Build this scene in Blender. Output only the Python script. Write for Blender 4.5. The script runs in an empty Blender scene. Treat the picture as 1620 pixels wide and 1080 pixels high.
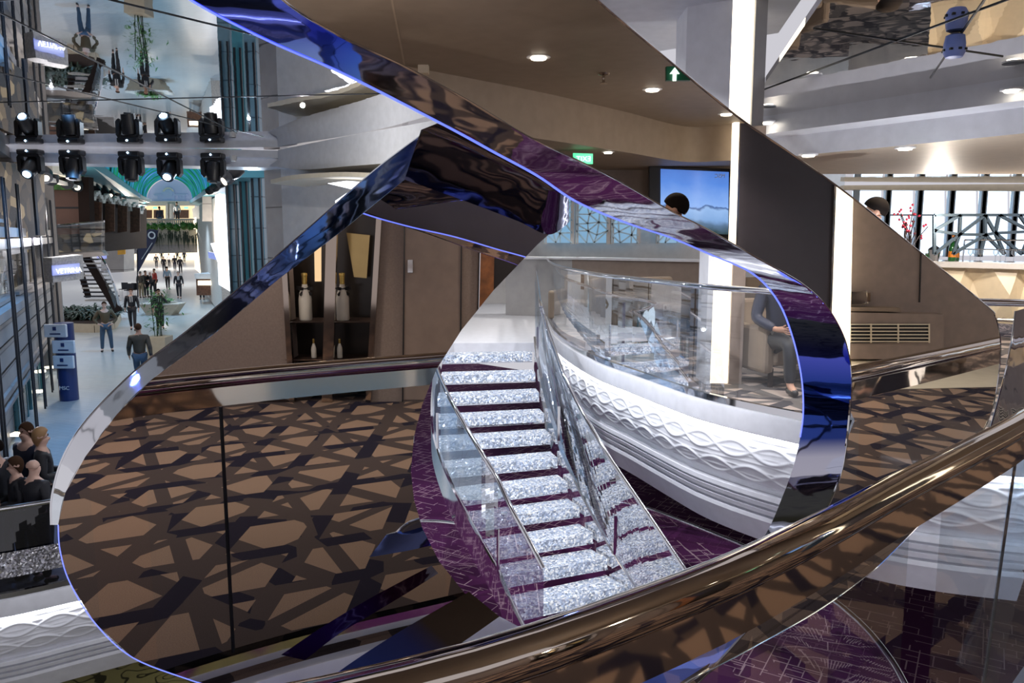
import bpy, bmesh, math, random
from mathutils import Vector, Matrix
random.seed(7)
S = bpy.context.scene
COL = S.collection
PI = math.pi
F = 1236.0
TH = math.radians(7.8)
EYE = 1.6
ZP = -2.53            # promenade floor, one deck below
V = Vector

# ---------------------------------------------------------------- measuring the place from the photograph
def ray(px, py):
    x = (px-810)/F; y = (540-py)/F
    return V((x, math.cos(TH)+y*math.sin(TH), y*math.cos(TH)-math.sin(TH)))
CAM = V((0, 0, EYE))
def P(px, py, Y):
    r = ray(px, py); return CAM + r*(Y/r.y)
def PZ(px, py, z):
    r = ray(px, py); return CAM + r*((z-EYE)/r.z)
class Mir:
    def __init__(s, deg, c):
        a = math.radians(deg); s.n = V((math.sin(a), -math.cos(a), 0)); s.c = c
    def pl(s, px, py, back=0.0):                 # point of the mirror plane; back = metres behind it
        r = ray(px, py); c = s.c-back
        return CAM + r*(c/(r.x*s.n.x+r.y*s.n.y))
    def re(s, p):
        p = V(p); return p + s.n*(2*(s.c - p.dot(s.n)))
ML = Mir(35, -1.75)
MR = Mir(41, -0.98)

# ---------------------------------------------------------------- materials
MATS = {}
def nmat(name):
    m = bpy.data.materials.new(name); m.use_nodes = True
    nt = m.node_tree; nt.nodes.clear()
    out = nt.nodes.new('ShaderNodeOutputMaterial')
    MATS[name] = m
    return m, nt, out
def N(nt, t, **kw):
    n = nt.nodes.new(t)
    for k, v in kw.items(): setattr(n, k, v)
    return n
def mth(nt, op, a, b=None, c=None):
    n = nt.nodes.new('ShaderNodeMath'); n.operation = op
    for i, v in enumerate((a, b, c)):
        if v is None: continue
        if isinstance(v, (int, float)): n.inputs[i].default_value = v
        else: nt.links.new(v, n.inputs[i])
    return n.outputs[0]
def mix(nt, fac, a, b):
    n = nt.nodes.new('ShaderNodeMix'); n.data_type = 'RGBA'
    for s, v in ((n.inputs[0], fac), (n.inputs[6], a), (n.inputs[7], b)):
        if isinstance(v, (int, float)): s.default_value = v
        elif isinstance(v, tuple): s.default_value = (v+(1,))[:4]
        else: nt.links.new(v, s)
    return n.outputs[2]
def bsdf(nt, out, col=(.5,.5,.5), rough=.5, metal=0, emit=None, es=0, alpha=1, trans=0, spec=None, coat=0):
    b = nt.nodes.new('ShaderNodeBsdfPrincipled')
    if isinstance(col, tuple): b.inputs['Base Color'].default_value = (col+(1,))[:4]
    else: nt.links.new(col, b.inputs['Base Color'])
    if isinstance(rough, (int, float)): b.inputs['Roughness'].default_value = rough
    else: nt.links.new(rough, b.inputs['Roughness'])
    b.inputs['Metallic'].default_value = metal
    b.inputs['Transmission Weight'].default_value = trans
    b.inputs['Coat Weight'].default_value = coat
    if spec is not None: b.inputs['Specular IOR Level'].default_value = spec
    if emit is not None:
        if isinstance(emit, tuple): b.inputs['Emission Color'].default_value = (emit+(1,))[:4]
        else: nt.links.new(emit, b.inputs['Emission Color'])
        b.inputs['Emission Strength'].default_value = es
    nt.links.new(b.outputs[0], out.inputs[0])
    return b
def coords(nt, scale=(1,1,1), rot=(0,0,0), kind='Object'):
    tc = N(nt, 'ShaderNodeTexCoord'); mp = N(nt, 'ShaderNodeMapping')
    nt.links.new(tc.outputs[kind], mp.inputs[0]); mp.inputs['Scale'].default_value = scale; mp.inputs['Rotation'].default_value = rot
    return mp.outputs[0]
def noise(nt, vec, scale, detail=3):
    n = N(nt, 'ShaderNodeTexNoise'); nt.links.new(vec, n.inputs[0]); n.inputs['Scale'].default_value = scale; n.inputs['Detail'].default_value = detail
    return n.outputs[0]
def voro(nt, vec, scale, feature='DISTANCE_TO_EDGE', out=0, rnd=1.0):
    n = N(nt, 'ShaderNodeTexVoronoi', feature=feature); nt.links.new(vec, n.inputs['Vector'])
    n.inputs['Scale'].default_value = scale; n.inputs['Randomness'].default_value = rnd
    return n.outputs[out]
def bump(nt, b, h, strength=.3, dist=.01):
    n = N(nt, 'ShaderNodeBump'); n.inputs['Strength'].default_value = strength; n.inputs['Distance'].default_value = dist
    nt.links.new(h, n.inputs['Height']); nt.links.new(n.outputs[0], b.inputs['Normal'])
def ramp(nt, fac, stops):
    n = N(nt, 'ShaderNodeValToRGB'); nt.links.new(fac, n.inputs[0])
    e = n.color_ramp.elements
    while len(e) < len(stops): e.new(.5)
    for i, (p, c) in enumerate(stops): e[i].position = p; e[i].color = (c+(1,))[:4]
    return n.outputs[0]
def plain(name, col, rough=.5, metal=0, vary=.025, scale=8, **kw):
    """every surface gets a touch of procedural unevenness"""
    m, nt, out = nmat(name)
    v = coords(nt); nz = noise(nt, v, scale, 4)
    dark = tuple(c*(1-vary*2) for c in col); lite = tuple(min(1, c*(1+vary*2)) for c in col)
    c = ramp(nt, nz, [(.3, dark), (.7, lite)])
    bsdf(nt, out, c, rough, metal, **kw); return m
def emis(name, col, st, body=(.6,.6,.6)):
    m, nt, out = nmat(name)
    nz = noise(nt, coords(nt), 3, 1)
    c = ramp(nt, nz, [(.2, tuple(x*.93 for x in col)), (.8, col)])
    bsdf(nt, out, body, .4, emit=c, es=st); return m

plain('white_lacquer', (.76,.77,.82), .28)
plain('white_paint', (.66,.64,.62), .5)
plain('cream_paint', (.72,.64,.5), .5)
plain('grey_paint', (.36,.35,.35), .5)
plain('brown_ceiling', (.30,.245,.195), .55, vary=.03)
plain('tan_ceiling', (.42,.34,.26), .5, vary=.03)
plain('brown_fabric', (.24,.19,.165), .7, vary=.05, scale=60)
plain('brown_satin', (.25,.195,.165), .5, vary=.04)
plain('dark_panel', (.035,.032,.045), .45)
plain('dark_niche', (.02,.016,.014), .2)
plain('black_plastic', (.012,.012,.014), .35)
plain('orange_wood', (.22,.085,.028), .4, vary=.2, scale=14)
plain('walnut', (.10,.048,.03), .7, vary=.2, scale=10)
plain('dark_wood', (.028,.018,.015), .85, spec=.1)
plain('stone_white', (.5,.47,.43), .6, vary=.12, scale=20)
plain('facade_grey', (.27,.26,.27), .45, vary=.08)
plain('facade_trim', (.20,.19,.19), .6)
plain('dark_metal', (.03,.033,.04), .3, .6)
plain('teal_panel', (.05,.20,.25), .4)
plain('skin', (.45,.24,.16), .5)
plain('skin_pale', (.62,.4,.32), .5)
plain('hair_dark', (.010,.007,.006), .9, spec=.1)
plain('hair_brown', (.05,.026,.015), .9, spec=.1)
plain('hair_blonde', (.35,.2,.09), .5)
plain('hair_grey', (.2,.18,.16), .5)
plain('suit_black', (.010,.011,.017), .6)
plain('suit_navy', (.012,.016,.04), .6)
plain('vest_olive', (.055,.045,.032), .7)
plain('shirt_brown', (.085,.06,.03), .7)
plain('shirt_white', (.6,.6,.62), .7)
plain('shirt_blue', (.22,.34,.5), .7)
plain('shirt_red', (.4,.04,.03), .7)
plain('jeans', (.04,.08,.14), .8)
plain('khaki', (.25,.19,.12), .8)
plain('shoe', (.012,.01,.01), .35)
plain('leaf', (.05,.16,.02), .5, vary=.3)
plain('leaf_dark', (.012,.032,.014), .5, vary=.3)
plain('planter_stone', (.42,.36,.27), .6)
plain('totem_blue', (.01,.03,.13), .3)
plain('totem_white', (.62,.68,.75), .4)
plain('banner_blue', (.012,.02,.06), .6)
plain('sofa_fabric', (.24,.185,.14), .8)
plain('gold_glass', (.65,.48,.2), .15, .5)
plain('bottle_white', (.75,.73,.66), .3)
plain('bottle_green', (.01,.11,.02), .08, coat=1)
plain('label_orange', (.8,.25,.02), .4)
plain('gold_foil', (.7,.5,.15), .25, .9)
plain('green_jar', (.1,.35,.1), .1)
plain('smoke_blue', (.25,.35,.85), .4)
plain('sign_green', (.0,.10,.045), .4)
plain('bar_cream', (.72,.6,.42), .35)
plain('bar_top', (.6,.57,.55), .15)
plain('gold_green_wall', (.10,.09,.035), .25, .5, vary=.3, scale=5)
plain('window_frame', (.3,.36,.42), .4)
plain('lattice_metal', (.16,.22,.27), .3, .7)
plain('back_sheet', (.16,.125,.105), .6, vary=.03)
plain('grille_black', (.006,.006,.006), .5)
plain('flower_red', (.4,.02,.05), .6)
plain('yellow_sign', (.75,.38,.03), .5)
plain('twig', (.03,.02,.02), .7)

emis('lamp_white', (1,.9,.72), 9)
emis('lamp_blue', (.45,.7,1), 14)
emis('lamp_strip', (1,.88,.66), 2.2)
emis('strip_cool', (.86,.9,1), 2.2)
emis('strip_led', (.93,.95,1), 26)
emis('blue_line', (.10,.16,1), 1.2)
emis('exit_green', (.02,.85,.35), 1.1)
emis('exit_mark', (.7,1,.85), 1.6)
emis('sign_letters', (.9,.95,1), 2.4)
emis('sign_back', (.06,.12,.7), .5)
emis('gold_lit', (1,.68,.30), .75)
emis('shop_lit', (1,.8,.5), 1.6)
emis('daylight', (.62,.80,1), 1.5)
emis('dusk_window', (.10,.26,.42), .8)
plain('lattice_pale', (.55,.72,.82), .3)
emis('clock_face', (.25,.42,.8), .16, (.25,.3,.4))

def mirror(name, col, rough, warp=0, wscale=2.0):
    m, nt, out = nmat(name)
    nz = noise(nt, coords(nt), 1.2, 2)
    c = ramp(nt, nz, [(.3, tuple(x*.96 for x in col)), (.7, col)])
    b = bsdf(nt, out, c, rough, 1)
    if warp: bump(nt, b, noise(nt, coords(nt), wscale, 2), 1.0, warp)
    return m
mirror('mirror_left', (.80,.75,.72), .008)
mirror('mirror_right', (.86,.83,.82), .008)
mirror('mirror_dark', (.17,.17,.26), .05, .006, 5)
mirror('mirror_ceiling', (.80,.80,.82), .012, .0006, 2.2)
mirror('mirror_ceiling_warm', (.82,.79,.76), .015, .001, 3)
mirror('chrome', (.80,.80,.82), .06)
mirror('chrome_bronze', (.55,.47,.40), .07)
mirror('rail_bronze', (.60,.52,.45), .045, .0006, 6)
mirror('ribbon_mirror', (.66,.70,.86), .035, .004, 5)  # blue tint here and below stands in for reflected blue light
mirror('ribbon_blue', (.07,.12,.66), .10, .003, 4)

def ribbon_reflect_tint(name, stops, warp=.003):
    """polished band whose blue reflections are painted into its colour along its length (UV)"""
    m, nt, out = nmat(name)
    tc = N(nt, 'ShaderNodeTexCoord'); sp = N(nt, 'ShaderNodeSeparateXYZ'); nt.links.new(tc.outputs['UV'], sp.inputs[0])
    c = ramp(nt, sp.outputs[0], stops)  # stops carry the reflected blue light as base colour
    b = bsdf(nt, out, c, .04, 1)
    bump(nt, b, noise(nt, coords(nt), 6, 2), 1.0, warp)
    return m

def glass_thin(name, tint=(.92,.97,1), refl=.06, facing=.5, sparkle=False, k=.6):
    m, nt, out = nmat(name)
    tr = N(nt, 'ShaderNodeBsdfTransparent'); tr.inputs[0].default_value = tint+(1,)
    gl = N(nt, 'ShaderNodeBsdfGlossy'); gl.inputs['Roughness'].default_value = .01; gl.inputs[0].default_value = (1,1,1,1)
    lw = N(nt, 'ShaderNodeLayerWeight'); lw.inputs[0].default_value = facing
    f = mth(nt, 'ADD', mth(nt, 'MULTIPLY', lw.outputs['Fresnel'], k), refl*(1 if not sparkle else .5))
    nz = noise(nt, coords(nt), 2, 1)
    f = mth(nt, 'MULTIPLY', f, mth(nt, 'ADD', mth(nt, 'MULTIPLY', nz, .1), .95))
    mx = N(nt, 'ShaderNodeMixShader'); nt.links.new(f, mx.inputs[0]); nt.links.new(tr.outputs[0], mx.inputs[1]); nt.links.new(gl.outputs[0], mx.inputs[2])
    nt.links.new(mx.outputs[0], out.inputs[0])
    return m
glass_thin('glass', refl=.0, facing=.22, k=.3)
glass_thin('glass_smoked', (.16,.17,.26), .05, .3)
glass_thin('glass_mid', (.95,.97,.98), .03, .3)
glass_thin('glass_blue', (.86,.93,1), .04, .35)
glass_thin('glass_strong', (.93,.96,.98), .10, .4)

def m_carpet(name, base, band, dark, sc):
    m, nt, out = nmat(name)
    v = coords(nt, (sc, sc, sc))
    lines = None
    nzc = N(nt, 'ShaderNodeTexNoise'); nt.links.new(v, nzc.inputs[0]); nzc.inputs['Scale'].default_value = .9; nzc.inputs['Detail'].default_value = 0
    sub = N(nt, 'ShaderNodeVectorMath', operation='SUBTRACT'); nt.links.new(nzc.outputs[1], sub.inputs[0]); sub.inputs[1].default_value = (.5,.5,.5)
    sca = N(nt, 'ShaderNodeVectorMath', operation='SCALE'); nt.links.new(sub.outputs[0], sca.inputs[0]); sca.inputs['Scale'].default_value = .55
    add = N(nt, 'ShaderNodeVectorMath', operation='ADD'); nt.links.new(v, add.inputs[0]); nt.links.new(sca.outputs[0], add.inputs[1])
    sp = N(nt, 'ShaderNodeSeparateXYZ'); nt.links.new(v, sp.inputs[0])
    def lineset(ang, per, w, off):
        u = mth(nt, 'ADD', mth(nt, 'MULTIPLY', sp.outputs[0], math.cos(ang)/per), mth(nt, 'MULTIPLY', sp.outputs[1], math.sin(ang)/per))
        u = mth(nt, 'ADD', u, off)
        fr = mth(nt, 'ABSOLUTE', mth(nt, 'SUBTRACT', mth(nt, 'FRACT', u), .5))
        return mth(nt, 'LESS_THAN', fr, w)
    a = [lineset(.25, 1.25, .125, .1), lineset(1.22, 1.1, .13, .3), lineset(2.35, 1.2, .125, .6), lineset(1.80, 1.5, .07, .2), lineset(.72, 1.8, .06, .45)]
    A = a[0]
    for k in a[1:]: A = mth(nt, 'MAXIMUM', A, k)
    vd = N(nt, 'ShaderNodeTexVoronoi', feature='DISTANCE_TO_EDGE'); nt.links.new(v, vd.inputs['Vector']); vd.inputs['Scale'].default_value = 1.0
    # darker short bars where two of the line families cross the cells
    cellv = voro(nt, v, 1.6, 'F1', 1)
    sc2 = N(nt, 'ShaderNodeSeparateColor'); nt.links.new(cellv, sc2.inputs[0])
    D = mth(nt, 'MULTIPLY', mth(nt, 'MAXIMUM', a[2], a[1]), mth(nt, 'GREATER_THAN', sc2.outputs[0], .55))
    fz = noise(nt, coords(nt), 260, 2)
    base_n = ramp(nt, fz, [(.3, tuple(x*.75 for x in base)), (.7, tuple(x*1.2 for x in base))])
    band_n = ramp(nt, fz, [(.3, tuple(x*.8 for x in band)), (.7, tuple(x*1.2 for x in band))])
    c = mix(nt, A, base_n, band_n); c = mix(nt, D, c, dark)
    b = bsdf(nt, out, c, .95, spec=.1)
    bump(nt, b, fz, .3, .004)
m_carpet('carpet', (.25,.172,.128), (.062,.047,.045), (.014,.012,.024), 2.6)
m_carpet('carpet_lounge', (.36,.29,.25), (.12,.105,.10), (.05,.045,.05), 2.1)

def m_purple():
    m, nt, out = nmat('purple_carpet')
    v = coords(nt, (1,1,1))
    L = None
    for k, (s, rot, w) in enumerate(((.62, .55, .035), (.78, .55, .04), (.95, .55, .045))):
        br = N(nt, 'ShaderNodeTexBrick'); mp = N(nt, 'ShaderNodeMapping'); nt.links.new(v, mp.inputs[0]); mp.inputs['Rotation'].default_value = (0, 0, rot+k*1.5708); mp.inputs['Location'].default_value = (k*.31, k*.17, 0)
        nt.links.new(mp.outputs[0], br.inputs[0]); br.inputs['Scale'].default_value = s*2.0
        br.inputs['Mortar Size'].default_value = .009; br.inputs['Color1'].default_value = (0,0,0,1); br.inputs['Color2'].default_value = (0,0,0,1); br.inputs['Mortar'].default_value = (1,1,1,1)
        br.inputs['Brick Width'].default_value = .55; br.inputs['Row Height'].default_value = .28
        g = mth(nt, 'GREATER_THAN', br.outputs[0], .5)
        gate = voro(nt, v, 1.7+k*.5, 'F1', 1); sc = N(nt, 'ShaderNodeSeparateColor'); nt.links.new(gate, sc.inputs[0])
        g = mth(nt, 'MULTIPLY', g, mth(nt, 'GREATER_THAN', sc.outputs[k], .62))
        L = g if L is None else mth(nt, 'MAXIMUM', L, g)
    fz = noise(nt, v, 180, 2)
    base = ramp(nt, fz, [(.3, (.055,.010,.05)), (.7, (.085,.016,.075))])
    c = mix(nt, L, base, (.42,.28,.32))
    bsdf(nt, out, c, .9, spec=.1)
m_purple()

def m_tiles():
    m, nt, out = nmat('promenade_tiles')
    v = coords(nt, (1,1,1), (0,0,math.radians(23)))
    nz = noise(nt, coords(nt, (.5,2.2,1), (0,0,math.radians(-20))), 1.1, 5)
    br = N(nt, 'ShaderNodeTexBrick'); nt.links.new(v, br.inputs[0]); br.inputs['Scale'].default_value = 1.4
    br.inputs['Mortar Size'].default_value = .012; br.inputs['Color1'].default_value = (.40,.42,.43,1); br.inputs['Color2'].default_value = (.33,.36,.38,1); br.inputs['Mortar'].default_value = (.25,.25,.26,1)
    c = mix(nt, mth(nt, 'MULTIPLY', nz, .8), br.outputs[0], (.38,.46,.5))
    bsdf(nt, out, c, .3)
m_tiles()

def m_glitter(name, base, scale, es):
    """crystal-filled glass: many tiny facets, each at its own tilt"""
    m, nt, out = nmat(name)
    v = coords(nt)
    vc = voro(nt, v, scale, 'F1', 1)
    sc = N(nt, 'ShaderNodeSeparateColor'); nt.links.new(vc, sc.inputs[0])
    c = ramp(nt, sc.outputs[0], [(.0, tuple(x*.30 for x in base)), (.45, tuple(x*.75 for x in base)), (.8, base), (.97, (1,1,1))])
    b = bsdf(nt, out, c, .15, .6)
    geo = N(nt, 'ShaderNodeNewGeometry')
    sub = N(nt, 'ShaderNodeVectorMath', operation='SUBTRACT'); nt.links.new(vc, sub.inputs[0]); sub.inputs[1].default_value = (.5,.5,.5)
    ss = N(nt, 'ShaderNodeVectorMath', operation='SCALE'); nt.links.new(sub.outputs[0], ss.inputs[0]); ss.inputs['Scale'].default_value = 1.1
    ad = N(nt, 'ShaderNodeVectorMath', operation='ADD'); nt.links.new(geo.outputs['Normal'], ad.inputs[0]); nt.links.new(ss.outputs[0], ad.inputs[1])
    nr = N(nt, 'ShaderNodeVectorMath', operation='NORMALIZE'); nt.links.new(ad.outputs[0], nr.inputs[0])
    nt.links.new(nr.outputs[0], b.inputs['Normal'])
    if es:                                          # the treads are lit from inside
        ec = ramp(nt, sc.outputs[1], [(.0, tuple(x*.25 for x in base)), (.6, tuple(x*.6 for x in base)), (.93, (1,1,1))])
        nt.links.new(ec, b.inputs['Emission Color']); b.inputs['Emission Strength'].default_value = es
m_glitter('crystal_tread', (.50,.58,.74), 52, .5)
m_glitter('crystal_dim', (.5,.5,.55), 60, 0)

def m_led():
    m, nt, out = nmat('led_vault')
    tc = N(nt, 'ShaderNodeTexCoord'); mp = N(nt, 'ShaderNodeMapping'); nt.links.new(tc.outputs['UV'], mp.inputs[0])
    mp.inputs['Scale'].default_value = (2.2, 26, 1); mp.inputs['Rotation'].default_value = (0,0,.05)
    nz = noise(nt, mp.outputs[0], 1.6, 4)
    c = ramp(nt, nz, [(.30, (.0,.012,.02)), (.40, (.01,.12,.16)), (.48, (.015,.28,.08)), (.54, (.02,.18,.34)), (.62, (.05,.22,.6)), (.74, (.25,.5,.85))])
    bsdf(nt, out, (.003,.003,.003), .8, emit=c, es=.7, spec=0)
m_led()

def m_stripes(name, dark, lite, per, axis=2, duty=.75, rough=.4, emitm=None):
    m, nt, out = nmat(name)
    sp = N(nt, 'ShaderNodeSeparateXYZ'); nt.links.new(coords(nt), sp.inputs[0])
    fr = mth(nt, 'FRACT', mth(nt, 'DIVIDE', sp.outputs[axis], per))
    nz = noise(nt, coords(nt), 3, 3)
    l2 = ramp(nt, nz, [(.3, tuple(x*.85 for x in lite)), (.7, lite)])
    c = mix(nt, mth(nt, 'GREATER_THAN', fr, duty), l2, dark)
    bsdf(nt, out, c, rough)
m_stripes('facade_louvre', (.05,.05,.055), (.22,.215,.22), .42, duty=.93)
m_stripes('stone_blocks', (.10,.09,.085), (.38,.35,.33), 1.1, duty=.97, rough=.5)
m_stripes('wood_planks', (.012,.01,.01), (.16,.075,.045), .62, duty=.9)
m_stripes('column_blue', (.05,.09,.12), (.14,.24,.30), .9, duty=.96, rough=.2)

def m_tv():
    m, nt, out = nmat('tv_picture')
    tc = N(nt, 'ShaderNodeTexCoord'); sp = N(nt, 'ShaderNodeSeparateXYZ'); nt.links.new(tc.outputs['UV'], sp.inputs[0])
    nz = noise(nt, coords(nt, kind='UV'), 4, 4)
    v = mth(nt, 'ADD', sp.outputs[1], mth(nt, 'MULTIPLY', mth(nt, 'SUBTRACT', nz, .5), .25))
    c = ramp(nt, v, [(.0, (.03,.06,.06)), (.14, (.10,.18,.30)), (.22, (.22,.40,.72)), (.38, (.30,.50,.85)), (.42,(.06,.12,.3)), (.44, (.25,.45,.9)), (.8, (.10,.26,.75)), (1, (.08,.2,.62))])
    bsdf(nt, out, (.01,.01,.01), .2, emit=c, es=.9)
m_tv()

def m_sky_windows():
    m, nt, out = nmat('shop_interior')
    br = voro(nt, coords(nt, (1,1,1)), 3.2, 'F1', 1)
    sc = N(nt, 'ShaderNodeSeparateColor'); nt.links.new(br, sc.inputs[0])
    c = ramp(nt, sc.outputs[0], [(.2, (.01,.01,.012)), (.5, (.05,.035,.02)), (.8, (.16,.11,.06)), (.97, (.6,.45,.25))])
    bsdf(nt, out, (.02,.02,.02), .2, emit=c, es=.35)
m_sky_windows()
def m_squiggle():
    m, nt, out = nmat('squiggle_floor')
    v = coords(nt)
    nzc = N(nt, 'ShaderNodeTexNoise'); nt.links.new(v, nzc.inputs[0]); nzc.inputs['Scale'].default_value = 1.3
    b1 = mth(nt, 'ABSOLUTE', mth(nt, 'SUBTRACT', nzc.outputs[0], .5))
    fr = mth(nt, 'ABSOLUTE', mth(nt, 'SUBTRACT', mth(nt, 'FRACT', mth(nt, 'MULTIPLY', nzc.outputs[0], 9)), .5))
    c = mix(nt, mth(nt, 'LESS_THAN', fr, .09), (.085,.08,.05), (.008,.008,.008))
    bsdf(nt, out, c, .35)
m_squiggle()

# ---------------------------------------------------------------- mesh helpers
def tag(o, label=None, cat=None, group=None, kind=None):
    if label: o['label'] = label
    if cat: o['category'] = cat
    if group: o['group'] = group
    if kind: o['kind'] = kind
    return o
def empty(name, loc, label=None, cat=None, group=None):
    o = bpy.data.objects.new(name, None); COL.objects.link(o); o.location = loc; o.empty_display_size = .2
    return tag(o, label, cat, group)
def setparent(o, p):
    if p is not None:
        o.parent = p
        o.matrix_parent_inverse = Matrix.Translation(-V(root_loc(p)))
def root_loc(p):
    l = V(p.location) if p.type == 'EMPTY' else V((0,0,0))
    return l if p.parent is None else l
class MB:
    def __init__(s): s.v = []; s.f = []; s.m = []; s.uv = {}
    def add(s, vs, fs, mi=0, uvs=None):
        o = len(s.v); s.v += [V(x) for x in vs]
        for k, f in enumerate(fs):
            s.f.append([i+o for i in f]); s.m.append(mi)
            if uvs: s.uv[len(s.f)-1] = uvs[k]
        return s
    def box(s, a, b, mi=0, rz=0, c=None):
        a, b = V(a), V(b); vs = [V((x, y, z)) for z in (a.z, b.z) for y in (a.y, b.y) for x in (a.x, b.x)]
        if rz:
            c = V(c) if c is not None else (a+b)/2; R = Matrix.Rotation(rz, 3, 'Z'); vs = [c+R@(v-c) for v in vs]
        return s.add(vs, [(0,2,3,1),(4,5,7,6),(0,1,5,4),(2,6,7,3),(0,4,6,2),(1,3,7,5)], mi)
    def bar(s, p, q, w, h=None, up=V((0,0,1)), mi=0):
        p, q = V(p), V(q); h = h or w; d = (q-p).normalized()
        if abs(d.dot(up)) > .98: up = V((0,1,0))
        sx = d.cross(up).normalized(); u = sx.cross(d)
        vs = [e+sx*(i*w/2)+u*(j*h/2) for e in (p, q) for i, j in ((-1,-1),(1,-1),(1,1),(-1,1))]
        return s.add(vs, [(0,3,2,1),(4,5,6,7),(0,1,5,4),(1,2,6,5),(2,3,7,6),(3,0,4,7)], mi)
    def tube(s, pts, r, n=12, mi=0, cap=True):
        pts = [V(p) for p in pts]; rs = r if isinstance(r, (list, tuple)) else [r]*len(pts)
        rings = []; prev = None
        for i, p in enumerate(pts):
            d = (pts[min(i+1, len(pts)-1)]-pts[max(i-1, 0)]).normalized()
            if prev is None:
                a = V((0,0,1)) if abs(d.z) < .9 else V((0,1,0)); sx = d.cross(a).normalized()
            else: sx = (prev-d*prev.dot(d)).normalized()
            prev = sx; u = sx.cross(d)
            rings.append([p+sx*math.cos(2*PI*k/n)*rs[i]+u*math.sin(2*PI*k/n)*rs[i] for k in range(n)])
        vs = [v for R in rings for v in R]; fs = []
        for i in range(len(pts)-1):
            for k in range(n):
                k2 = (k+1)%n; fs.append((i*n+k, i*n+k2, (i+1)*n+k2, (i+1)*n+k))
        if cap: fs += [tuple(range(n))[::-1], tuple((len(pts)-1)*n+k for k in range(n))]
        return s.add(vs, fs, mi)
    def lathe(s, c, prof, n=20, mi=0, axis=V((0,0,1))):
        c = V(c); a = axis.normalized(); t = V((1,0,0)) if abs(a.x) < .9 else V((0,1,0)); x = a.cross(t).normalized(); y = a.cross(x)
        vs = [c+a*z+x*math.cos(2*PI*k/n)*r+y*math.sin(2*PI*k/n)*r for r, z in prof for k in range(n)]; fs = []
        for i in range(len(prof)-1):
            for k in range(n): k2 = (k+1)%n; fs.append((i*n+k, i*n+k2, (i+1)*n+k2, (i+1)*n+k))
        fs += [tuple(range(n))[::-1], tuple((len(prof)-1)*n+k for k in range(n))]
        return s.add(vs, fs, mi)
    def ball(s, c, r, n=12, mi=0):
        r = V(r) if not isinstance(r, (int, float)) else V((r,r,r)); c = V(c)
        vs = []; m = n//2
        for i in range(m+1):
            t = PI*i/m
            for k in range(n): p = 2*PI*k/n; vs.append(c+V((r.x*math.sin(t)*math.cos(p), r.y*math.sin(t)*math.sin(p), r.z*math.cos(t))))
        fs = [(i*n+k, (i+1)*n+k, (i+1)*n+(k+1)%n, i*n+(k+1)%n) for i in range(m) for k in range(n)]
        return s.add(vs, fs, mi)
    def slab(s, pts, d, mi=0):                    # polygon extruded by vector d
        pts = [V(p) for p in pts]; n = len(pts); d = V(d)
        return s.add(pts+[p+d for p in pts], [tuple(range(n)), tuple(range(n, 2*n))[::-1]]+[(i, i+n, (i+1)%n+n, (i+1)%n) for i in range(n)], mi)
    def strip(s, A, B, mi=0, u0=0, u1=1):          # ruled surface between two point rows
        n = len(A); vs = [V(p) for p in A]+[V(p) for p in B]
        uv = [[(u0+(u1-u0)*i/(n-1), 0), (u0+(u1-u0)*(i+1)/(n-1), 0), (u0+(u1-u0)*(i+1)/(n-1), 1), (u0+(u1-u0)*i/(n-1), 1)] for i in range(n-1)]
        return s.add(vs, [(i, i+1, n+i+1, n+i) for i in range(n-1)], mi, uv)
    def build(s, name, mat, parent=None, smooth=False, M=None, bevel=0):
        me = bpy.data.meshes.new(name)
        vs = [M(v) if M else v for v in s.v]
        me.from_pydata([tuple(v) for v in vs], [], s.f)
        if s.uv:
            ul = me.uv_layers.new(name='UVMap')
            for fi, uvs in s.uv.items():
                for li, uv in zip(me.polygons[fi].loop_indices, uvs): ul.data[li].uv = uv
        for mm in (mat if isinstance(mat, (list, tuple)) else [mat]): me.materials.append(MATS[mm])
        for p, mi in zip(me.polygons, s.m): p.material_index = mi; p.use_smooth = smooth
        bm = bmesh.new(); bm.from_mesh(me); bmesh.ops.remove_doubles(bm, verts=bm.verts, dist=1e-5); bmesh.ops.recalc_face_normals(bm, faces=bm.faces); bm.to_mesh(me); bm.free()
        o = bpy.data.objects.new(name, me); COL.objects.link(o); setparent(o, parent)
        if smooth:
            md = o.modifiers.new('e', 'EDGE_SPLIT'); md.split_angle = math.radians(40)
        if bevel:
            b = o.modifiers.new('b', 'BEVEL'); b.width = bevel; b.segments = 2; b.limit_method = 'ANGLE'
        return o
def spline(pts, n):
    """Catmull-Rom through the points"""
    pts = [V(p) for p in pts]; out = []
    L = len(pts)-1
    for i in range(n+1):
        t = i/n*L; k = min(int(t), L-1); u = t-k
        p0, p1, p2, p3 = pts[max(k-1,0)], pts[k], pts[k+1], pts[min(k+2, L)]
        out.append(.5*((2*p1)+(p2-p0)*u+(2*p0-5*p1+4*p2-p3)*u*u+(3*p1-p0-3*p2+p3)*u**3))
    return out
def resamp(pts, n):
    pts = [V(p) for p in pts]; d = [0]
    for a, b in zip(pts, pts[1:]): d.append(d[-1]+(b-a).length)
    out = []; k = 0
    for i in range(n+1):
        t = d[-1]*i/n
        while k < len(d)-2 and d[k+1] < t: k += 1
        u = (t-d[k])/max(1e-9, d[k+1]-d[k]); out.append(pts[k].lerp(pts[k+1], min(1, u)))
    return out
def up(p, dz): return V((p[0], p[1], p[2]+dz))
def offs(pts, d):
    """offset a plan curve sideways (to the left of its direction)"""
    out = []
    for i, p in enumerate(pts):
        t = pts[min(i+1, len(pts)-1)]-pts[max(i-1,0)]; t.z = 0; t.normalize()
        out.append(p+V((-t.y, t.x, 0))*d)
    return out
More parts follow.
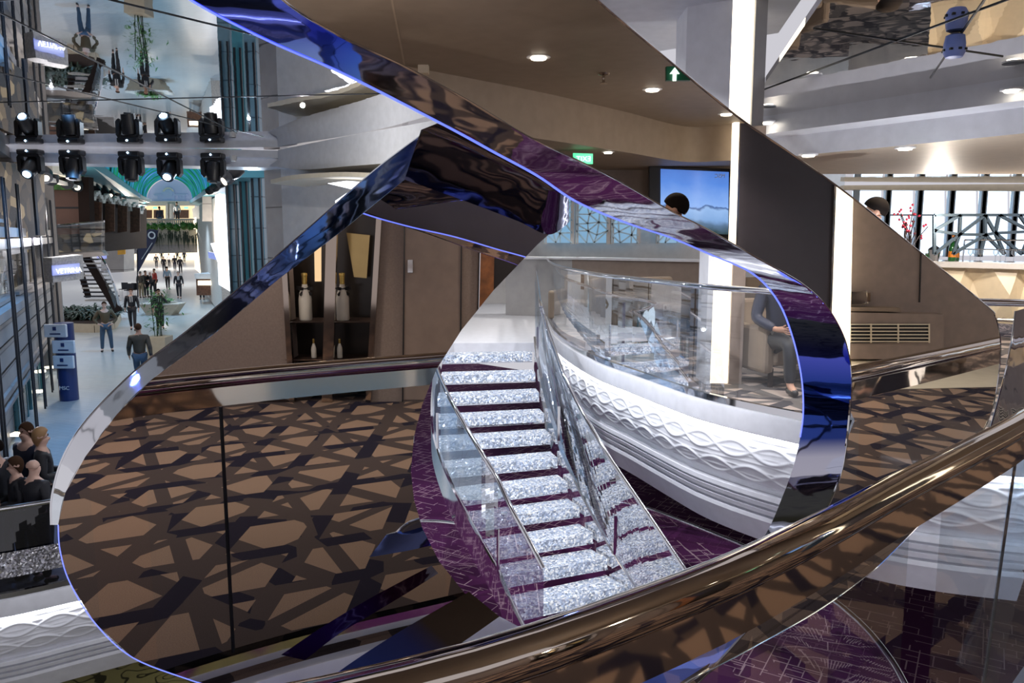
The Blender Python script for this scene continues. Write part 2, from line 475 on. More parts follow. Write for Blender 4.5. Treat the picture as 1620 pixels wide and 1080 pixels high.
def text(name, body, size, mat, parent, origin, xdir, updir, M=None, depth=.004, align='LEFT'):
    cu = bpy.data.curves.new(name, 'FONT'); cu.body = body; cu.size = size; cu.extrude = depth; cu.align_x = align; cu.resolution_u = 3
    t = bpy.data.objects.new(name, cu); COL.objects.link(t)
    dg = bpy.context.evaluated_depsgraph_get(); me = bpy.data.meshes.new_from_object(t.evaluated_get(dg))
    bpy.data.objects.remove(t)
    x = V(xdir).normalized(); u = V(updir).normalized(); n = x.cross(u)
    for v in me.vertices:
        q = V(origin)+x*v.co.x+u*v.co.y+n*v.co.z; v.co = M(q) if M else q
    me.materials.clear(); me.materials.append(MATS[mat])
    o = bpy.data.objects.new(name, me); COL.objects.link(o); setparent(o, parent); return o
def spot(name, loc, to, power, col=(1,.9,.78), ang=100, blend=.6, r=.05):
    l = bpy.data.lights.new(name, 'SPOT'); l.energy = power; l.color = col; l.spot_size = math.radians(ang); l.spot_blend = blend; l.shadow_soft_size = r
    o = bpy.data.objects.new(name, l); COL.objects.link(o); o.location = loc
    o.rotation_euler = (V(to)-V(loc)).to_track_quat('-Z', 'Y').to_euler(); return o
def point(name, loc, power, col=(1,.9,.78), r=.1):
    l = bpy.data.lights.new(name, 'POINT'); l.energy = power; l.color = col; l.shadow_soft_size = r
    o = bpy.data.objects.new(name, l); COL.objects.link(o); o.location = loc; return o
def skinmesh(name, joints, edges, sub=1):
    """joints = [(x,y,z,r)]; grown with Skin + Subsurf and baked"""
    me = bpy.data.meshes.new(name); me.from_pydata([j[:3] for j in joints], edges, [])
    bm = bmesh.new(); bm.from_mesh(me); ly = bm.verts.layers.skin.verify(); bm.verts.ensure_lookup_table()
    for i, j in enumerate(joints):
        r = j[3] if isinstance(j[3], tuple) else (j[3], j[3]); bm.verts[i][ly].radius = r; bm.verts[i][ly].use_root = (i == 0)
    bm.to_mesh(me); bm.free()
    o = bpy.data.objects.new(name, me); COL.objects.link(o)
    sk = o.modifiers.new('s', 'SKIN'); sk.use_smooth_shade = True
    sb = o.modifiers.new('u', 'SUBSURF'); sb.levels = sub; sb.render_levels = sub
    dg = bpy.context.evaluated_depsgraph_get(); dg.update()
    out = bpy.data.meshes.new_from_object(o.evaluated_get(dg)); bpy.data.objects.remove(o); bpy.data.meshes.remove(me)
    return out
# ================================================================ people
def finger_chain(J, E, palm, d, side, k, r=.0085):
    a = palm + d*.055 + side*((k-1.5)*.021); L = (.070,.080,.074,.058)[k]
    i = len(J); fwd = V((0,-.012,0))
    J += [(*(a),r), (*(a+d*L*.5+fwd*.5), r*.95), (*(a+d*L+fwd*1.6), r*.75)]
    E += [(palm_i, i), (i, i+1), (i+1, i+2)]
palm_i = 0
def figure_joints(pose):
    """returns joint table; metres, facing -Y, standing height 1.75"""
    global palm_i
    J = []; E = []
    def j(x, y, z, r): J.append((x, y, z, r)); return len(J)-1
    sit = pose == 'sit'; hz = .52 if sit else .93
    dz = hz-.93; lean = .05 if sit else 0
    pel = j(0, 0, .93+dz, (.145,.11)); waist = j(0, -.01, 1.08+dz, (.125,.095)); ch = j(0, -.015, 1.27+dz, (.155,.11)); up_ = j(0, 0, 1.41+dz, (.12,.085))
    nk = j(0, -.005, 1.50+dz, .052); jaw = j(0, -.03, 1.575+dz, (.06,.066)); sk = j(0, -.008, 1.655+dz, (.075,.09)); tp = j(0, .0, 1.725+dz, (.05,.062))
    nose = j(0, -.118, 1.60+dz, .012)
    E += [(pel,waist),(waist,ch),(ch,up_),(up_,nk),(nk,jaw),(jaw,sk),(sk,tp),(jaw,nose)]
    for s in (-1, 1):
        ear = j(s*.082, .005, 1.62+dz, .014); E.append((sk, ear))
        sh = j(s*.185, .0, 1.405+dz, .06)
        if pose == 'hips': el = (s*.36, .06, 1.14); wr = (s*.22, -.10, .98); hd = (s*.17, -.13, .96)
        elif pose == 'phone' and s > 0: el = (.29, -.10, 1.16); wr = (.15, -.17, 1.42); hd = (.12, -.15, 1.50)
        elif pose == 'walk': el = (s*.25, .03-s*.07, 1.13); wr = (s*.27, -.06-s*.2, .93); hd = (s*.27, -.09-s*.24, .87)
        elif pose == 'hold': el = (s*.25, .0, 1.13); wr = (s*.10, -.24, 1.12); hd = (s*.05, -.30, 1.13)
        elif sit: el = (s*.27, -.02, 1.12+dz); wr = (s*.16, -.24, 1.03+dz); hd = (s*.13, -.32, 1.03+dz)
        else: el = (s*.24, .02, 1.13); wr = (s*.26, -.04, .90); hd = (s*.26, -.06, .83)
        el = j(*el, .046); w = j(*wr, .030); palm = V(hd); palm_i = j(*palm, (.038,.018))
        E += [(up_,sh),(sh,el),(el,w),(w,palm_i)]
        d = (palm-V(wr)).normalized(); side = d.cross(V((1,0,0))); side = side.normalized() if side.length > .1 else V((0,1,0))
        for k in range(4): finger_chain(J, E, palm, d, side, k)
        t = len(J); J += [(*(palm+side*.035+d*.01), .010), (*(palm+side*.055+d*.045), .008)]; E += [(palm_i, t), (t, t+1)]
    for s in (-1, 1):
        hp = j(s*.09, 0, .90+dz, .092)
        if sit: kn = (s*.11, -.45, .50); an = (s*.11, -.48, .10); toe = (s*.12, -.62, .04)
        elif pose == 'walk': kn = (s*.09, -.06-s*.10, .50); an = (s*.08, -.02-s*.24, .10+(0 if s > 0 else .03)); toe = (s*.09, -.15-s*.24, .035)
        elif pose == 'hips': kn = (s*.13, -.03, .50); an = (s*.15, 0, .09); toe = (s*.18, -.14, .035)
        else: kn = (s*.10, -.02, .50); an = (s*.10, 0, .09); toe = (s*.12, -.14, .035)
        k = j(*kn, .058); a = j(*an, .038); t = j(*toe, .036)
        E += [(pel,hp),(hp,k),(k,a),(a,t)]
    return J, E
FIG = {}
def figure_meshes(pose, coat):
    key = (pose, coat)
    if key in FIG: return FIG[key]
    J, E = figure_joints(pose)
    out = {}
    out['body'] = skinmesh('body', J, E, 1)
    # clothes follow the same joints, a little thicker, and stop at neck, wrist and ankle
    idx = {}
    def subset(keep, grow, drop=None, zlift=0):
        m = {}; JJ = []
        for i in keep:
            x, y, z, r = J[i]; g = grow(i)
            if i == 4 and len(keep) > 8: z -= .025; g = .020
            r2 = (r[0]+g, r[1]+g) if isinstance(r, tuple) else (r+g, r+g)
            m[i] = len(JJ); JJ.append((x, y, z, r2))
        EE = [(m[a], m[b]) for a, b in E if a in m and b in m]
        return JJ, EE
    nh = 2*(1+1+1+1+1+14)    # joints per both arms: ear, sh, el, w, palm, 12 finger, 2 thumb
    base = 9; per = 1+1+1+1+1+12+2
    arms = []
    for s in range(2):
        o = base+s*per; arms += [o+1, o+2, o+3]
    lo = base+2*per
    legs = [lo, lo+1, lo+2, lo+4, lo+5, lo+6]; toes = [lo+2, lo+3, lo+6, lo+7]
    top = [0, 1, 2, 3, 4]+arms
    out['jacket' if coat else 'shirt'] = skinmesh('jacket', *subset(top, lambda i: (.024 if coat else .014) if i < 4 else (.017 if coat else .012)), 1)
    out['trousers'] = skinmesh('trousers', *subset([0]+legs, lambda i: .012 if i == 0 else .018), 1)
    for s, (a, t) in enumerate(((lo+2, lo+3), (lo+6, lo+7))):
        x, y, z, r = J[a]; x2, y2, z2, r2 = J[t]
        out['shoe%d' % s] = skinmesh('shoe', [(x, y+.045, z2+.004, .040), (x, y-.02, z2+.015, .046), (x2, y2-.02, z2, .040)], [(0,1),(1,2)], 1)
    FIG[key] = (out, J); return FIG[key]
MIRF = {}
def person(label, loc, face, look, h=1.75, group=None, M=None):
    """face = yaw of the facing direction in degrees, 0 looks towards the camera"""
    pose, coat, top, leg, hair, skin, extra = look
    meshes, J = figure_meshes(pose, coat)
    root = empty('person', loc, label, 'person', group)
    root.rotation_euler = (0, 0, math.radians(face)); root.scale = (h/1.75,)*3
    mats = {'body': skin, 'jacket': top, 'shirt': top, 'trousers': leg, 'shoe0': 'shoe', 'shoe1': 'shoe'}
    for k, me in meshes.items():
        m2 = me.copy(); m2.materials.clear(); m2.materials.append(MATS[mats[k]])
        for p in m2.polygons: p.use_smooth = True
        nm = {'shoe0': 'shoe', 'shoe1': 'shoe'}.get(k, k)
        o = bpy.data.objects.new(nm, m2); COL.objects.link(o); o.parent = root
        if k == 'body': body = o
    dz = -.41 if pose == 'sit' else 0
    c = V((0, -.008, 1.655+dz))
    if hair != 'bald':
        b = MB(); vs = []; fs = []; n = 14; mm = 9; long_ = 'long' in extra
        for i in range(mm+1):
            for k in range(n):
                a = 2*PI*k/n; back = (1+math.sin(a))/2          # +y is the back of the head
                tmax = .36+.40*back+(.16*back if long_ else 0); t = PI*tmax*i/mm
                r = 1.0; vs.append(c+V((.083*r*math.sin(t)*math.cos(a), .006+.103*r*math.sin(t)*math.sin(a), .012+.097*r*math.cos(t)-(.10*back*(i/mm)**2 if long_ else 0))))
        for i in range(mm):
            for k in range(n): fs.append((i*n+k, (i+1)*n+k, (i+1)*n+(k+1)%n, i*n+(k+1)%n))
        b.add(vs, fs); o = b.build('hair', hair, None, True); o.parent = root
        sd = o.modifiers.new('t', 'SOLIDIFY'); sd.thickness = .014
    e = MB()
    for s in (-1, 1): e.ball(c+V((s*.032, -.083, -.012)), (.012,.008,.008), 8)
    o = e.build('eyes', 'hair_dark', None, True); o.parent = root
    m_ = MB().box(c+V((-.024,-.094,-.083)), c+V((.024,-.086,-.076))).build('mouth', 'label_orange' if 0 else 'hair_brown', None); m_.parent = root
    if 'tie' in extra:
        t = MB().box((-.055,-.158,1.20+dz), (.055,-.140,1.45+dz)).build('shirt_front', 'shirt_white', None, bevel=.01); t.parent = root
        t = MB().box((-.018,-.166,1.16+dz), (.018,-.156,1.44+dz)).build('tie', 'suit_black', None); t.parent = root
    if 'glasses' in extra:
        g = MB()
        for s in (-1, 1): g.tube([c+V((s*.034+.022*math.cos(a*PI/5), -.099, -.012+.017*math.sin(a*PI/5))) for a in range(11)], .003, 6)
        g.bar(c+V((-.012,-.1,-.01)), c+V((.012,-.1,-.01)), .004); g = g.build('glasses', 'black_plastic', None); g.parent = root
    if 'sleeves' in extra:
        for s in (0, 1):
            q = 9+s*19; a, b2 = V(J[q+2][:3]), V(J[q+1][:3])
            o = MB().tube([b2, b2.lerp(a, .5), a], [.066,.06,.056], 10).build('sleeve', 'suit_black', None, True); o.parent = root
            a, b2 = V(J[q+3][:3]), V(J[q+2][:3]); o = MB().tube([b2, a], [.056,.04], 10).build('sleeve', 'suit_black', None, True); o.parent = root
    if 'phone' in extra:
        o = MB().box((.085,-.20,1.47), (.10,-.13,1.62)).build('phone', 'black_plastic', None); o.parent = root
    return root

# ================================================================ the near deck and its handrail
RAILPTS = [V((-4.2,2.6,0)), V((-3.4,1.5,0)), V((-2.4,.85,0)), V((-1.3,.63,0)), V((-.55,.68,0)), V((-.12,.81,0)), V((.24,1.037,0)), V((.51,1.259,0)), V((.76,1.489,0)), V((1.08,1.776,0)), V((1.375,2.049,0)), V((2.0,2.66,0)), V((2.57,3.2,0)), V((3.4,3.95,0)), V((4.6,4.9,0))]
RC = spline(RAILPTS, 140)
edge = offs(RC, .06)
# lounge deck edge on the far side of the well
LEDGE_PX = [(862,470),(864,490),(868,508),(880,530),(905,550),(950,574),(1000,592),(1050,610),(1100,627),(1150,640),(1200,651),(1270,665),(1380,688),(1500,702),(1640,712)]
LE = resamp(spline([PZ(x, y, 0) for x, y in LEDGE_PX], 140), 160)

def floor_poly(name, pts, z, mat, th=.05):
    return tag(MB().slab([V((p[0], p[1], z)) for p in pts], (0, 0, -th)).build(name, mat), kind='structure')
near = [V((p.x, p.y, 0)) for p in edge]+[V((LE[-1].x, LE[-1].y, 0)), V((13,5.9,0)), V((13,-9,0)), V((-6,-9,0)), V((-6,2.6,0))]
floor_poly('floor', near, 0, 'carpet', .12)
loun = [p for p in LE]+[V((13,5.9,0)), V((13,24,0)), V((PZ(862,470,0).x, 24, 0))]
floor_poly('floor', loun, 0, 'carpet_lounge', .12)
landing = [PZ(590,543,0), PZ(846,542,0), PZ(862,470,0), V((PZ(862,470,0).x, 24, 0)), V((-2.6,24,0))]
floor_poly('floor', landing, -.002, 'white_lacquer', .14)

def waves(u, v):
    h = 0
    for cj in (.30, .68):
        for sg in (1, -1):
            h = max(h, math.exp(-((v-cj-sg*.125*math.sin(2*PI*u/.82+cj*4))/.028)**2))
    for k in range(9):
        y = .06+.11*k+.035*math.sin(2*PI*u/1.64+k*.9)
        h = max(h, .42*math.exp(-((v-y)/.013)**2))
    return h
def deck_edge(root, curve, sgn, z0=0.0, nu=520, hscale=1.0):
    """white curved facing of a deck edge: lip, LED trough, wave relief, three grooves, lower band"""
    c = resamp(curve, 150)
    def row(off, z): return [V((p.x, p.y, z0+z*hscale)) for p in offs(c, sgn*off)]
    b = MB(); pr = [(0, 0), (.05, 0), (.06,-.03), (.06,-.19), (.045,-.205), (-.03,-.205)]
    rows = [row(o, z) for o, z in pr]
    for A, B in zip(rows, rows[1:]): b.strip(A, B)
    b.build('top_lip', 'white_lacquer', root, True)
    b = MB().strip(row(.02,-.2065), row(-.015,-.2065)); b.build('led_strip', 'strip_led', root)
    cu = resamp(curve, nu); base = {}
    nv = 64; grid = []; L = sum((a-b_).length for a, b_ in zip(cu, cu[1:]))
    nrm = []
    for i, p in enumerate(cu):
        t = cu[min(i+1, nu)]-cu[max(i-1, 0)]; t.z = 0; t.normalize(); nrm.append(V((-t.y, t.x, 0))*sgn)
    vs = []
    for i, p in enumerate(cu):
        u = L*i/nu
        for k in range(nv+1):
            v = k/nv; off = -.03+.11*math.sin(PI*min(1, v*1.05))**.8 if 0 < v else -.03
            vs.append(V((p.x, p.y, z0+(-.215-.53*v)*hscale))+nrm[i]*(off+.016*waves(u, v)))
    fs = [(i*(nv+1)+k, (i+1)*(nv+1)+k, (i+1)*(nv+1)+k+1, i*(nv+1)+k+1) for i in range(nu) for k in range(nv)]
    b = MB(); b.v = vs; b.f = fs; b.m = [0]*len(fs); o = b.build('wave_relief', 'white_lacquer', root)
    for p in o.data.polygons: p.use_smooth = True
    b = MB(); prof = [(-.03,-.745), (.035,-.75)]
    z = -.75
    for g in range(3):
        prof += [(.035-.02*g, z-.045), (-.02-.02*g, z-.05), (-.02-.02*g, z-.07), (.03-.02*g, z-.075)]; z -= .075
    prof += [(-.01, z-.04), (-.12,-1.25), (-.3,-1.25)]
    rows = [row(o_, z_) for o_, z_ in prof]
    for A, B in zip(rows, rows[1:]): b.strip(A, B)
    b.build('grooved_band', 'white_lacquer', root)
def balustrade(root, curve, z0, top, every, glassm='glass', rail_r=.022, railm='chrome', shoe=True, seamw=.012):
    c = resamp(curve, 90)
    MB().tube([V((p.x, p.y, z0+top)) for p in c], rail_r, 14).build('handrail', railm, root, True)
    n = max(1, int(round(sum((a-b).length for a, b in zip(c, c[1:]))/every)))
    for k in range(n):
        seg = c[int(90*k/n):int(90*(k+1)/n)+1]
        if len(seg) < 2: continue
        b = MB().strip([V((p.x, p.y, z0+.02)) for p in seg], [V((p.x, p.y, z0+top-rail_r)) for p in seg])
        b.build('glass_panel', glassm, root)
    if shoe:
        for s, w in ((1, .02), (-1, .02)):
            pass
        A = offs(c, .025); B = offs(c, -.025)
        b = MB(); 
        for X, Y_ in ((A, A), (B, B)): b.strip([V((p.x, p.y, z0)) for p in X], [V((p.x, p.y, z0+.07)) for p in X])
        b.strip([V((p.x, p.y, z0+.07)) for p in A], [V((p.x, p.y, z0+.07)) for p in B])
        b.build('base_channel', 'chrome', root, True)

r = empty('deck_edge_facing', (0, .75, -.2), 'white wave-patterned facing of the deck edge directly under the bronze handrail', 'deck edge')
deck_edge(r, edge, 1, 0)
r = empty('deck_edge_facing', LE[60], 'brightly lit white deck edge with braided wave relief below the lounge glass', 'deck edge')
deck_edge(r, LE, -1, 0, 760)

# near handrail: round bronze tube over a flat polished channel
rr = empty('handrail', (.5, 1.26, 0), 'thick polished bronze handrail sweeping across the foreground', 'handrail')
rc = resamp(RC, 130)
MB().tube([V((p.x, p.y, 1.1)) for p in rc], .031, 22).build('rail_tube', 'rail_bronze', rr, True)
b = MB(); A = offs(rc, .012); B = offs(rc, -.012)
for X in (A, B): b.strip([V((p.x, p.y, 1.076)) for p in X], [V((p.x, p.y, 1.005)) for p in X])
b.strip([V((p.x, p.y, 1.005)) for p in A], [V((p.x, p.y, 1.005)) for p in B])
b.build('rail_channel', 'rail_bronze', rr, True)
n = 9
for tx in (368,):      # upright joints between the glass sheets
    j = min(rc, key=lambda p: abs((lambda v: 810+F*v.x/(v.y*math.cos(TH)+.6*math.sin(TH)))(ML.re(V((p.x, p.y, 0))))-tx)); MB().bar(V((j.x, j.y, .08)), V((j.x, j.y, 1.0)), .009, .009).build('glass_joint', 'dark_metal', rr)
for k in range(n):
    seg = rc[int(130*k/n)+(1 if k else 0):int(130*(k+1)/n)]
    MB().strip([V((p.x, p.y, .02)) for p in seg], [V((p.x, p.y, 1.02)) for p in seg]).build('glass_panel', 'glass', rr)
b = MB()
for s in (.025, -.025): X = offs(rc, s); b.strip([V((p.x, p.y, 0)) for p in X], [V((p.x, p.y, .08)) for p in X])
b.build('base_channel', 'chrome', rr, True)
# the lens is over the rail, so the camera stays clear of the tube

# lounge balustrade
r = empty('glass_balustrade', LE[80], 'curved glass balustrade with crystal rail in front of the lounge', 'balustrade')
balustrade(r, LE, 0, 1.1, 1.35, 'glass_mid', .028)
b = MB(); c = resamp(offs(LE, -.03), 120)

# ================================================================ sculptures
def plpts(mir, px, back=0.0): return [mir.pl(x, y, back) for x, y in px]
E2 = [(380,-60),(460,10),(540,58),(640,105),(737,157),(830,213),(900,247),(973,283),(1060,333),(1120,363),(1207,413),(1267,447),(1307,483),(1333,527),(1343,560),(1347,590),(1347,627),(1341,693),(1331,750),(1311,800),(1285,850),(1240,928),(1180,1000),(1100,1085),(1030,1140)]
E1 = [(220,-60),(302,0),(420,62),(540,115),(690,191),(780,240),(850,278),(910,318),(990,352),(1060,375),(1125,403),(1190,432),(1230,475),(1253,530),(1267,590),(1271,640),(1268,680),(1256,735),(1238,785),(1211,845),(1150,935),(1080,1020),(985,1085),(900,1130)]
OUT = [(890,-60),(945,0),(1060,97),(1165,183),(1250,242),(1340,306),(1460,402),(1562,484),(1574,500),(1581,525),(1583,560),(1575,625),(1560,672),(1520,745),(1470,812),(1410,875),(1370,911),(1290,968),(1180,1030),(1080,1085),(1040,1140)]
def face_poly(mir, outl, name, mat, parent, back=0.0, th=.006):
    pts = plpts(mir, outl, back)
    return MB().slab(pts, -mir.n*th).build(name, mat, parent)
sr = empty('mirror_sculpture', MR.pl(1300, 900), 'huge mirrored ribbon sculpture whose oval opening frames the crystal stair', 'sculpture')
g2 = resamp(spline([V((x, y, 0)) for x, y in E2], 150), 150); g1 = resamp(spline([V((x, y, 0)) for x, y in E1], 150), 150); go = spline([V((x, y, 0)) for x, y in OUT], 120)
ring = [(p.x, p.y) for p in go]+[(p.x, p.y) for p in reversed(g2)]
face_poly(MR, ring, 'mirror_face', 'mirror_right', sr, 0, .005)
face_poly(MR, ring, 'backing', 'back_sheet', sr, .0055, .012)
A = [MR.pl(p.x, p.y, 0) for p in g2]; B = [MR.pl(p.x, p.y, .14) for p in g1]
ribbon_reflect_tint('ribbon_right', [(0,(.10,.16,.75)), (.10,(.07,.10,.7)), (.16,(.30,.36,.8)), (.22,(.75,.75,.8)), (.45,(.7,.68,.72)), (.56,(.75,.76,.82)), (.60,(.45,.5,.8)), (.625,(.10,.12,.6)), (.655,(.02,.05,.28)), (.70,(.03,.06,.28)), (.715,(.6,.62,.75)), (.80,(.78,.8,.86)), (.86,(.10,.14,.5)), (.9,(.16,.24,.75)), (1,(.1,.2,.8))], .0022)
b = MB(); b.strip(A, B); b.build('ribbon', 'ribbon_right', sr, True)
# joints of the ribbon plates and the bright rim of the opening
k0 = resamp(B, 170); MB().tube(k0[:112], .0022, 8).build('blue_edge_light', 'blue_line', sr, True)
MB().tube(resamp(A, 170), .0016, 6).build('polished_rim', 'chrome', sr, True)
MB().tube([MR.pl(p.x, p.y, 0) for p in go], .0022, 6).build('polished_rim', 'chrome', sr, True)

LF = [(640,284),(540,366),(440,442),(340,527),(240,600),(185,655),(135,722),(103,780),(92,830),(95,870),(110,920),(150,985),(210,1040),(300,1075),(350,1090),(420,1120),(560,1150),(760,1150),(870,1035),(838,1000),(770,965),(735,938),(695,888),(668,835),(655,790),(650,745),(655,690),(668,640),(690,585),(730,522),(780,460),(850,387),(868,371),(800,338),(720,306)]
sl = empty('mirror_sculpture', ML.pl(300, 1000), 'teardrop-shaped mirror sculpture on the left reflecting dark patterned carpet', 'sculpture')
face_poly(ML, LF, 'mirror_face', 'mirror_left', sl, 0, .005)
face_poly(ML, LF, 'backing', 'back_sheet', sl, .0055, .012)
fi = spline([V((x, y, 0)) for x, y in LF[:9]], 80); fo = spline([V((x, y, 0)) for x, y in [(692,195),(600,263),(500,350),(400,437),(300,520),(215,585),(140,660),(100,722),(82,785),(81,830)]], 80)
fi = resamp(fi, 80); fo = resamp(fo, 80)
ribbon_reflect_tint('ribbon_left', [(0,(.5,.55,.8)), (.05,(.08,.14,.5)), (.10,(.5,.62,.9)), (.2,(.16,.36,.8)), (.34,(.08,.14,.5)), (.45,(.10,.13,.45)), (.5,(.6,.62,.7)), (.6,(.72,.74,.78)), (1,(.9,.9,.9))], .002)
A = [ML.pl(p.x, p.y, 0) for p in fi]; B = [ML.pl(p.x, p.y, .16*(1-.8*(i/80)**3)) for i, p in enumerate(fo)]
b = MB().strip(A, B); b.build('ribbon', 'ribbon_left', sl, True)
MB().tube(B, .002, 6).build('polished_rim', 'chrome', sl, True)
lf2 = [ML.pl(x, y, 0) for x, y in LF[8:17]]; MB().tube(spline(lf2, 50), .0012, 6).build('blue_edge_light', 'blue_line', sl, True)
# twisted dark inner band bridging the two rims
ta = spline([V((x, y, 0)) for x, y in [(640,284),(700,305),(760,327),(820,350),(868,371),(900,352)]], 40)
tb = spline([V((x, y, 0)) for x, y in [(692,195),(740,216),(790,243),(850,276),(890,303),(905,316)]], 40)
A = [ML.pl(p.x, p.y, 0) for p in ta]; B = [ML.pl(p.x, p.y, -.42) for p in tb]
mid = [(a+b_)/2+V((0,.05,.06)) for a, b_ in zip(A, B)]
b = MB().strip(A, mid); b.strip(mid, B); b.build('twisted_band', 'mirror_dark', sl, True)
# lower tail of the ribbon leaving the frame under the handrail
ta = [(742,936),(690,965),(630,1000),(560,1045),(490,1095)]; tb = [(790,975),(740,1010),(680,1050),(620,1090),(560,1140)]
ribbon_reflect_tint('ribbon_tail', [(0,(.10,.085,.08)), (.35,(.09,.08,.085)), (.5,(.06,.09,.45)), (.75,(.08,.16,.85)), (1,(.05,.06,.3))], .002)
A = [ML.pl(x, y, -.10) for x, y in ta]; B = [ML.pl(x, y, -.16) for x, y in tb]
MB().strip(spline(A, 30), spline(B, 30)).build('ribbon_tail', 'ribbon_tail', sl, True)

# ================================================================ stair
TL = [(700,562),(697,594),(692,628),(691,663),(694,699),(706,740),(725,784),(746,824),(771,870),(795,912),(817,964),(842,1014),(868,1068)]
TR = [(842,559),(847,590),(853,621),(861,654),(871,687),(882,724),(898,762),(917,801),(938,842),(961,883),(988,926),(1016,972),(1046,1022)]
st = empty('staircase', PZ(900, 1050, ZP), 'curved open stair with glowing crystal-filled treads and chrome strings', 'staircase')
Lp, Rp = [], []
for k, ((lx, ly), (rx, ry)) in enumerate(zip(TL, TR)):
    z = -.19*(k+.12)
    Lp.append(PZ(lx, ly, z)); Rp.append(PZ(rx, ry, z))
for k in range(13):
    z = -.19*(k+.12); a, c = Lp[k], Rp[k]
    nx = Lp[min(k+1, 12)]-Lp[max(k-1, 0)]; nx.z = 0; dl = -nx.normalized()*.29
    nx = Rp[min(k+1, 12)]-Rp[max(k-1, 0)]; nx.z = 0; dr = -nx.normalized()*.29
    if k == 0: dl = V((0,.26,0)); dr = V((0,.26,0))
    poly = [a, c, c+dr, a+dl]
    t = MB().slab([up(p, -.001) for p in poly], (0,0,-.105)).build('tread', 'crystal_tread', st)
    n_ = MB().bar(up(a, -.112), up(c, -.112), .024, .016).build('nosing', 'chrome', t)
    MB().slab([up(p, -.122) for p in (a.lerp(a+dl, .55), c.lerp(c+dr, .55), c.lerp(c+dr, .8), a.lerp(a+dl, .8))], (0,0,-.02)).build('cross_bar', 'chrome', t)
def ladder(P_, dz, ext=.3):
    a = [up(p, dz) for p in P_]; return [a[0]+(a[0]-a[1]).normalized()*ext]+a
for s, Pt in ((-1, Lp), (1, Rp)):
    o = V((.05*s, 0, 0)); q = [p+o for p in Pt]
    c = spline([q[0]+V((0,.35,.1))]+q, 60)
    b = MB(); w = V((.022, 0, 0))
    b.strip([up(p, .09)-w for p in c], [up(p, -.24)-w for p in c]); b.strip([up(p, .09)+w for p in c], [up(p, -.24)+w for p in c]); b.strip([up(p, .09)-w for p in c], [up(p, .09)+w for p in c]); b.strip([up(p, -.24)-w for p in c], [up(p, -.24)+w for p in c])
    b.build('stringer', 'chrome', st, True)
    top = [up(p, 1.0) for p in c]
    if s > 0:
        e_ = [up(p, 1.0) for p in q]; e_.append(e_[-1]+(e_[-1]-e_[-2])*.9)
        top = resamp(spline([PZ(846,404,1.1)]+e_[1:], 80), 60)
    MB().tube(top, .023, 12).build('stair_rail', 'chrome', st, True)
    cc = resamp(c, 60); tt = resamp(top, 60)
    for k in range(4): MB().strip([up(p, .08) for p in cc[k*15:k*15+16]], [up(p, -.02) for p in tt[k*15:k*15+16]]).build('glass_panel', 'glass_blue', st)
    for k in (8, 28, 48): MB().bar(up(cc[k], .06), up(cc[k], .5), .03, .012).build('glass_clamp', 'chrome', st)

# next flight down, with crystal treads, glimpsed under the handrail
st2 = empty('staircase', PZ(1180, 1060, -3.4), 'lower flight of crystal treads glimpsed under the bronze handrail', 'staircase')
for k in range(7):
    z = ZP-.03-.19*k; a = PZ(1085+k*6, 965+k*34, z); c = PZ(1245+k*16, 915+k*34, z); d = (c-a).cross(V((0,0,1))).normalized()*-.3
    t = MB().slab([a, c, c+d, a+d], (0,0,-.04)).build('tread', 'crystal_tread', st2)
    MB().bar(up(a, -.02), up(c, -.02), .02, .045).build('nosing', 'chrome', t)
# curved glass screen with chrome rail round the lower stairwell
arc = spline([PZ(x, y, -1.75) for x, y in [(1120,905),(1210,905),(1300,940),(1360,985),(1410,1045),(1445,1110)]], 60)
w = empty('glass_balustrade', V((arc[30].x, arc[30].y, ZP)), 'low curved glass screen with chrome rail on the purple carpet at lower right', 'balustrade')
MB().tube(arc, .03, 12).build('handrail', 'chrome', w, True)
for k in range(3): MB().strip([V((p.x, p.y, ZP+.02)) for p in arc[k*20:k*20+21]], [up(p, -.02) for p in arc[k*20:k*20+21]]).build('glass_panel', 'glass_strong', w)
arc2 = spline([PZ(x, y, -1.9) for x, y in [(560,850),(655,826),(720,828),(760,838)]], 40)
w = empty('glass_balustrade', V((arc2[20].x, arc2[20].y, ZP)), 'glass screen with chrome rail left of the stair foot', 'balustrade')
MB().tube(arc2, .025, 12).build('handrail', 'chrome', w, True)
MB().strip([V((p.x, p.y, ZP+.02)) for p in arc2], [up(p, -.02) for p in arc2]).build('glass_panel', 'glass_strong', w)
arc3 = spline([PZ(x, y, -1.9) for x, y in [(945,790),(1010,800),(1080,825),(1180,865),(1260,905)]], 40)
w = empty('glass_balustrade', V((arc3[20].x, arc3[20].y, ZP)), 'sparkling glass screen on the purple carpet right of the crystal stair', 'balustrade')
MB().tube(arc3, .025, 12).build('handrail', 'chrome', w, True)
MB().strip([V((p.x, p.y, ZP+.02)) for p in arc3], [up(p, -.02) for p in arc3]).build('glass_panel', 'glass_strong', w)
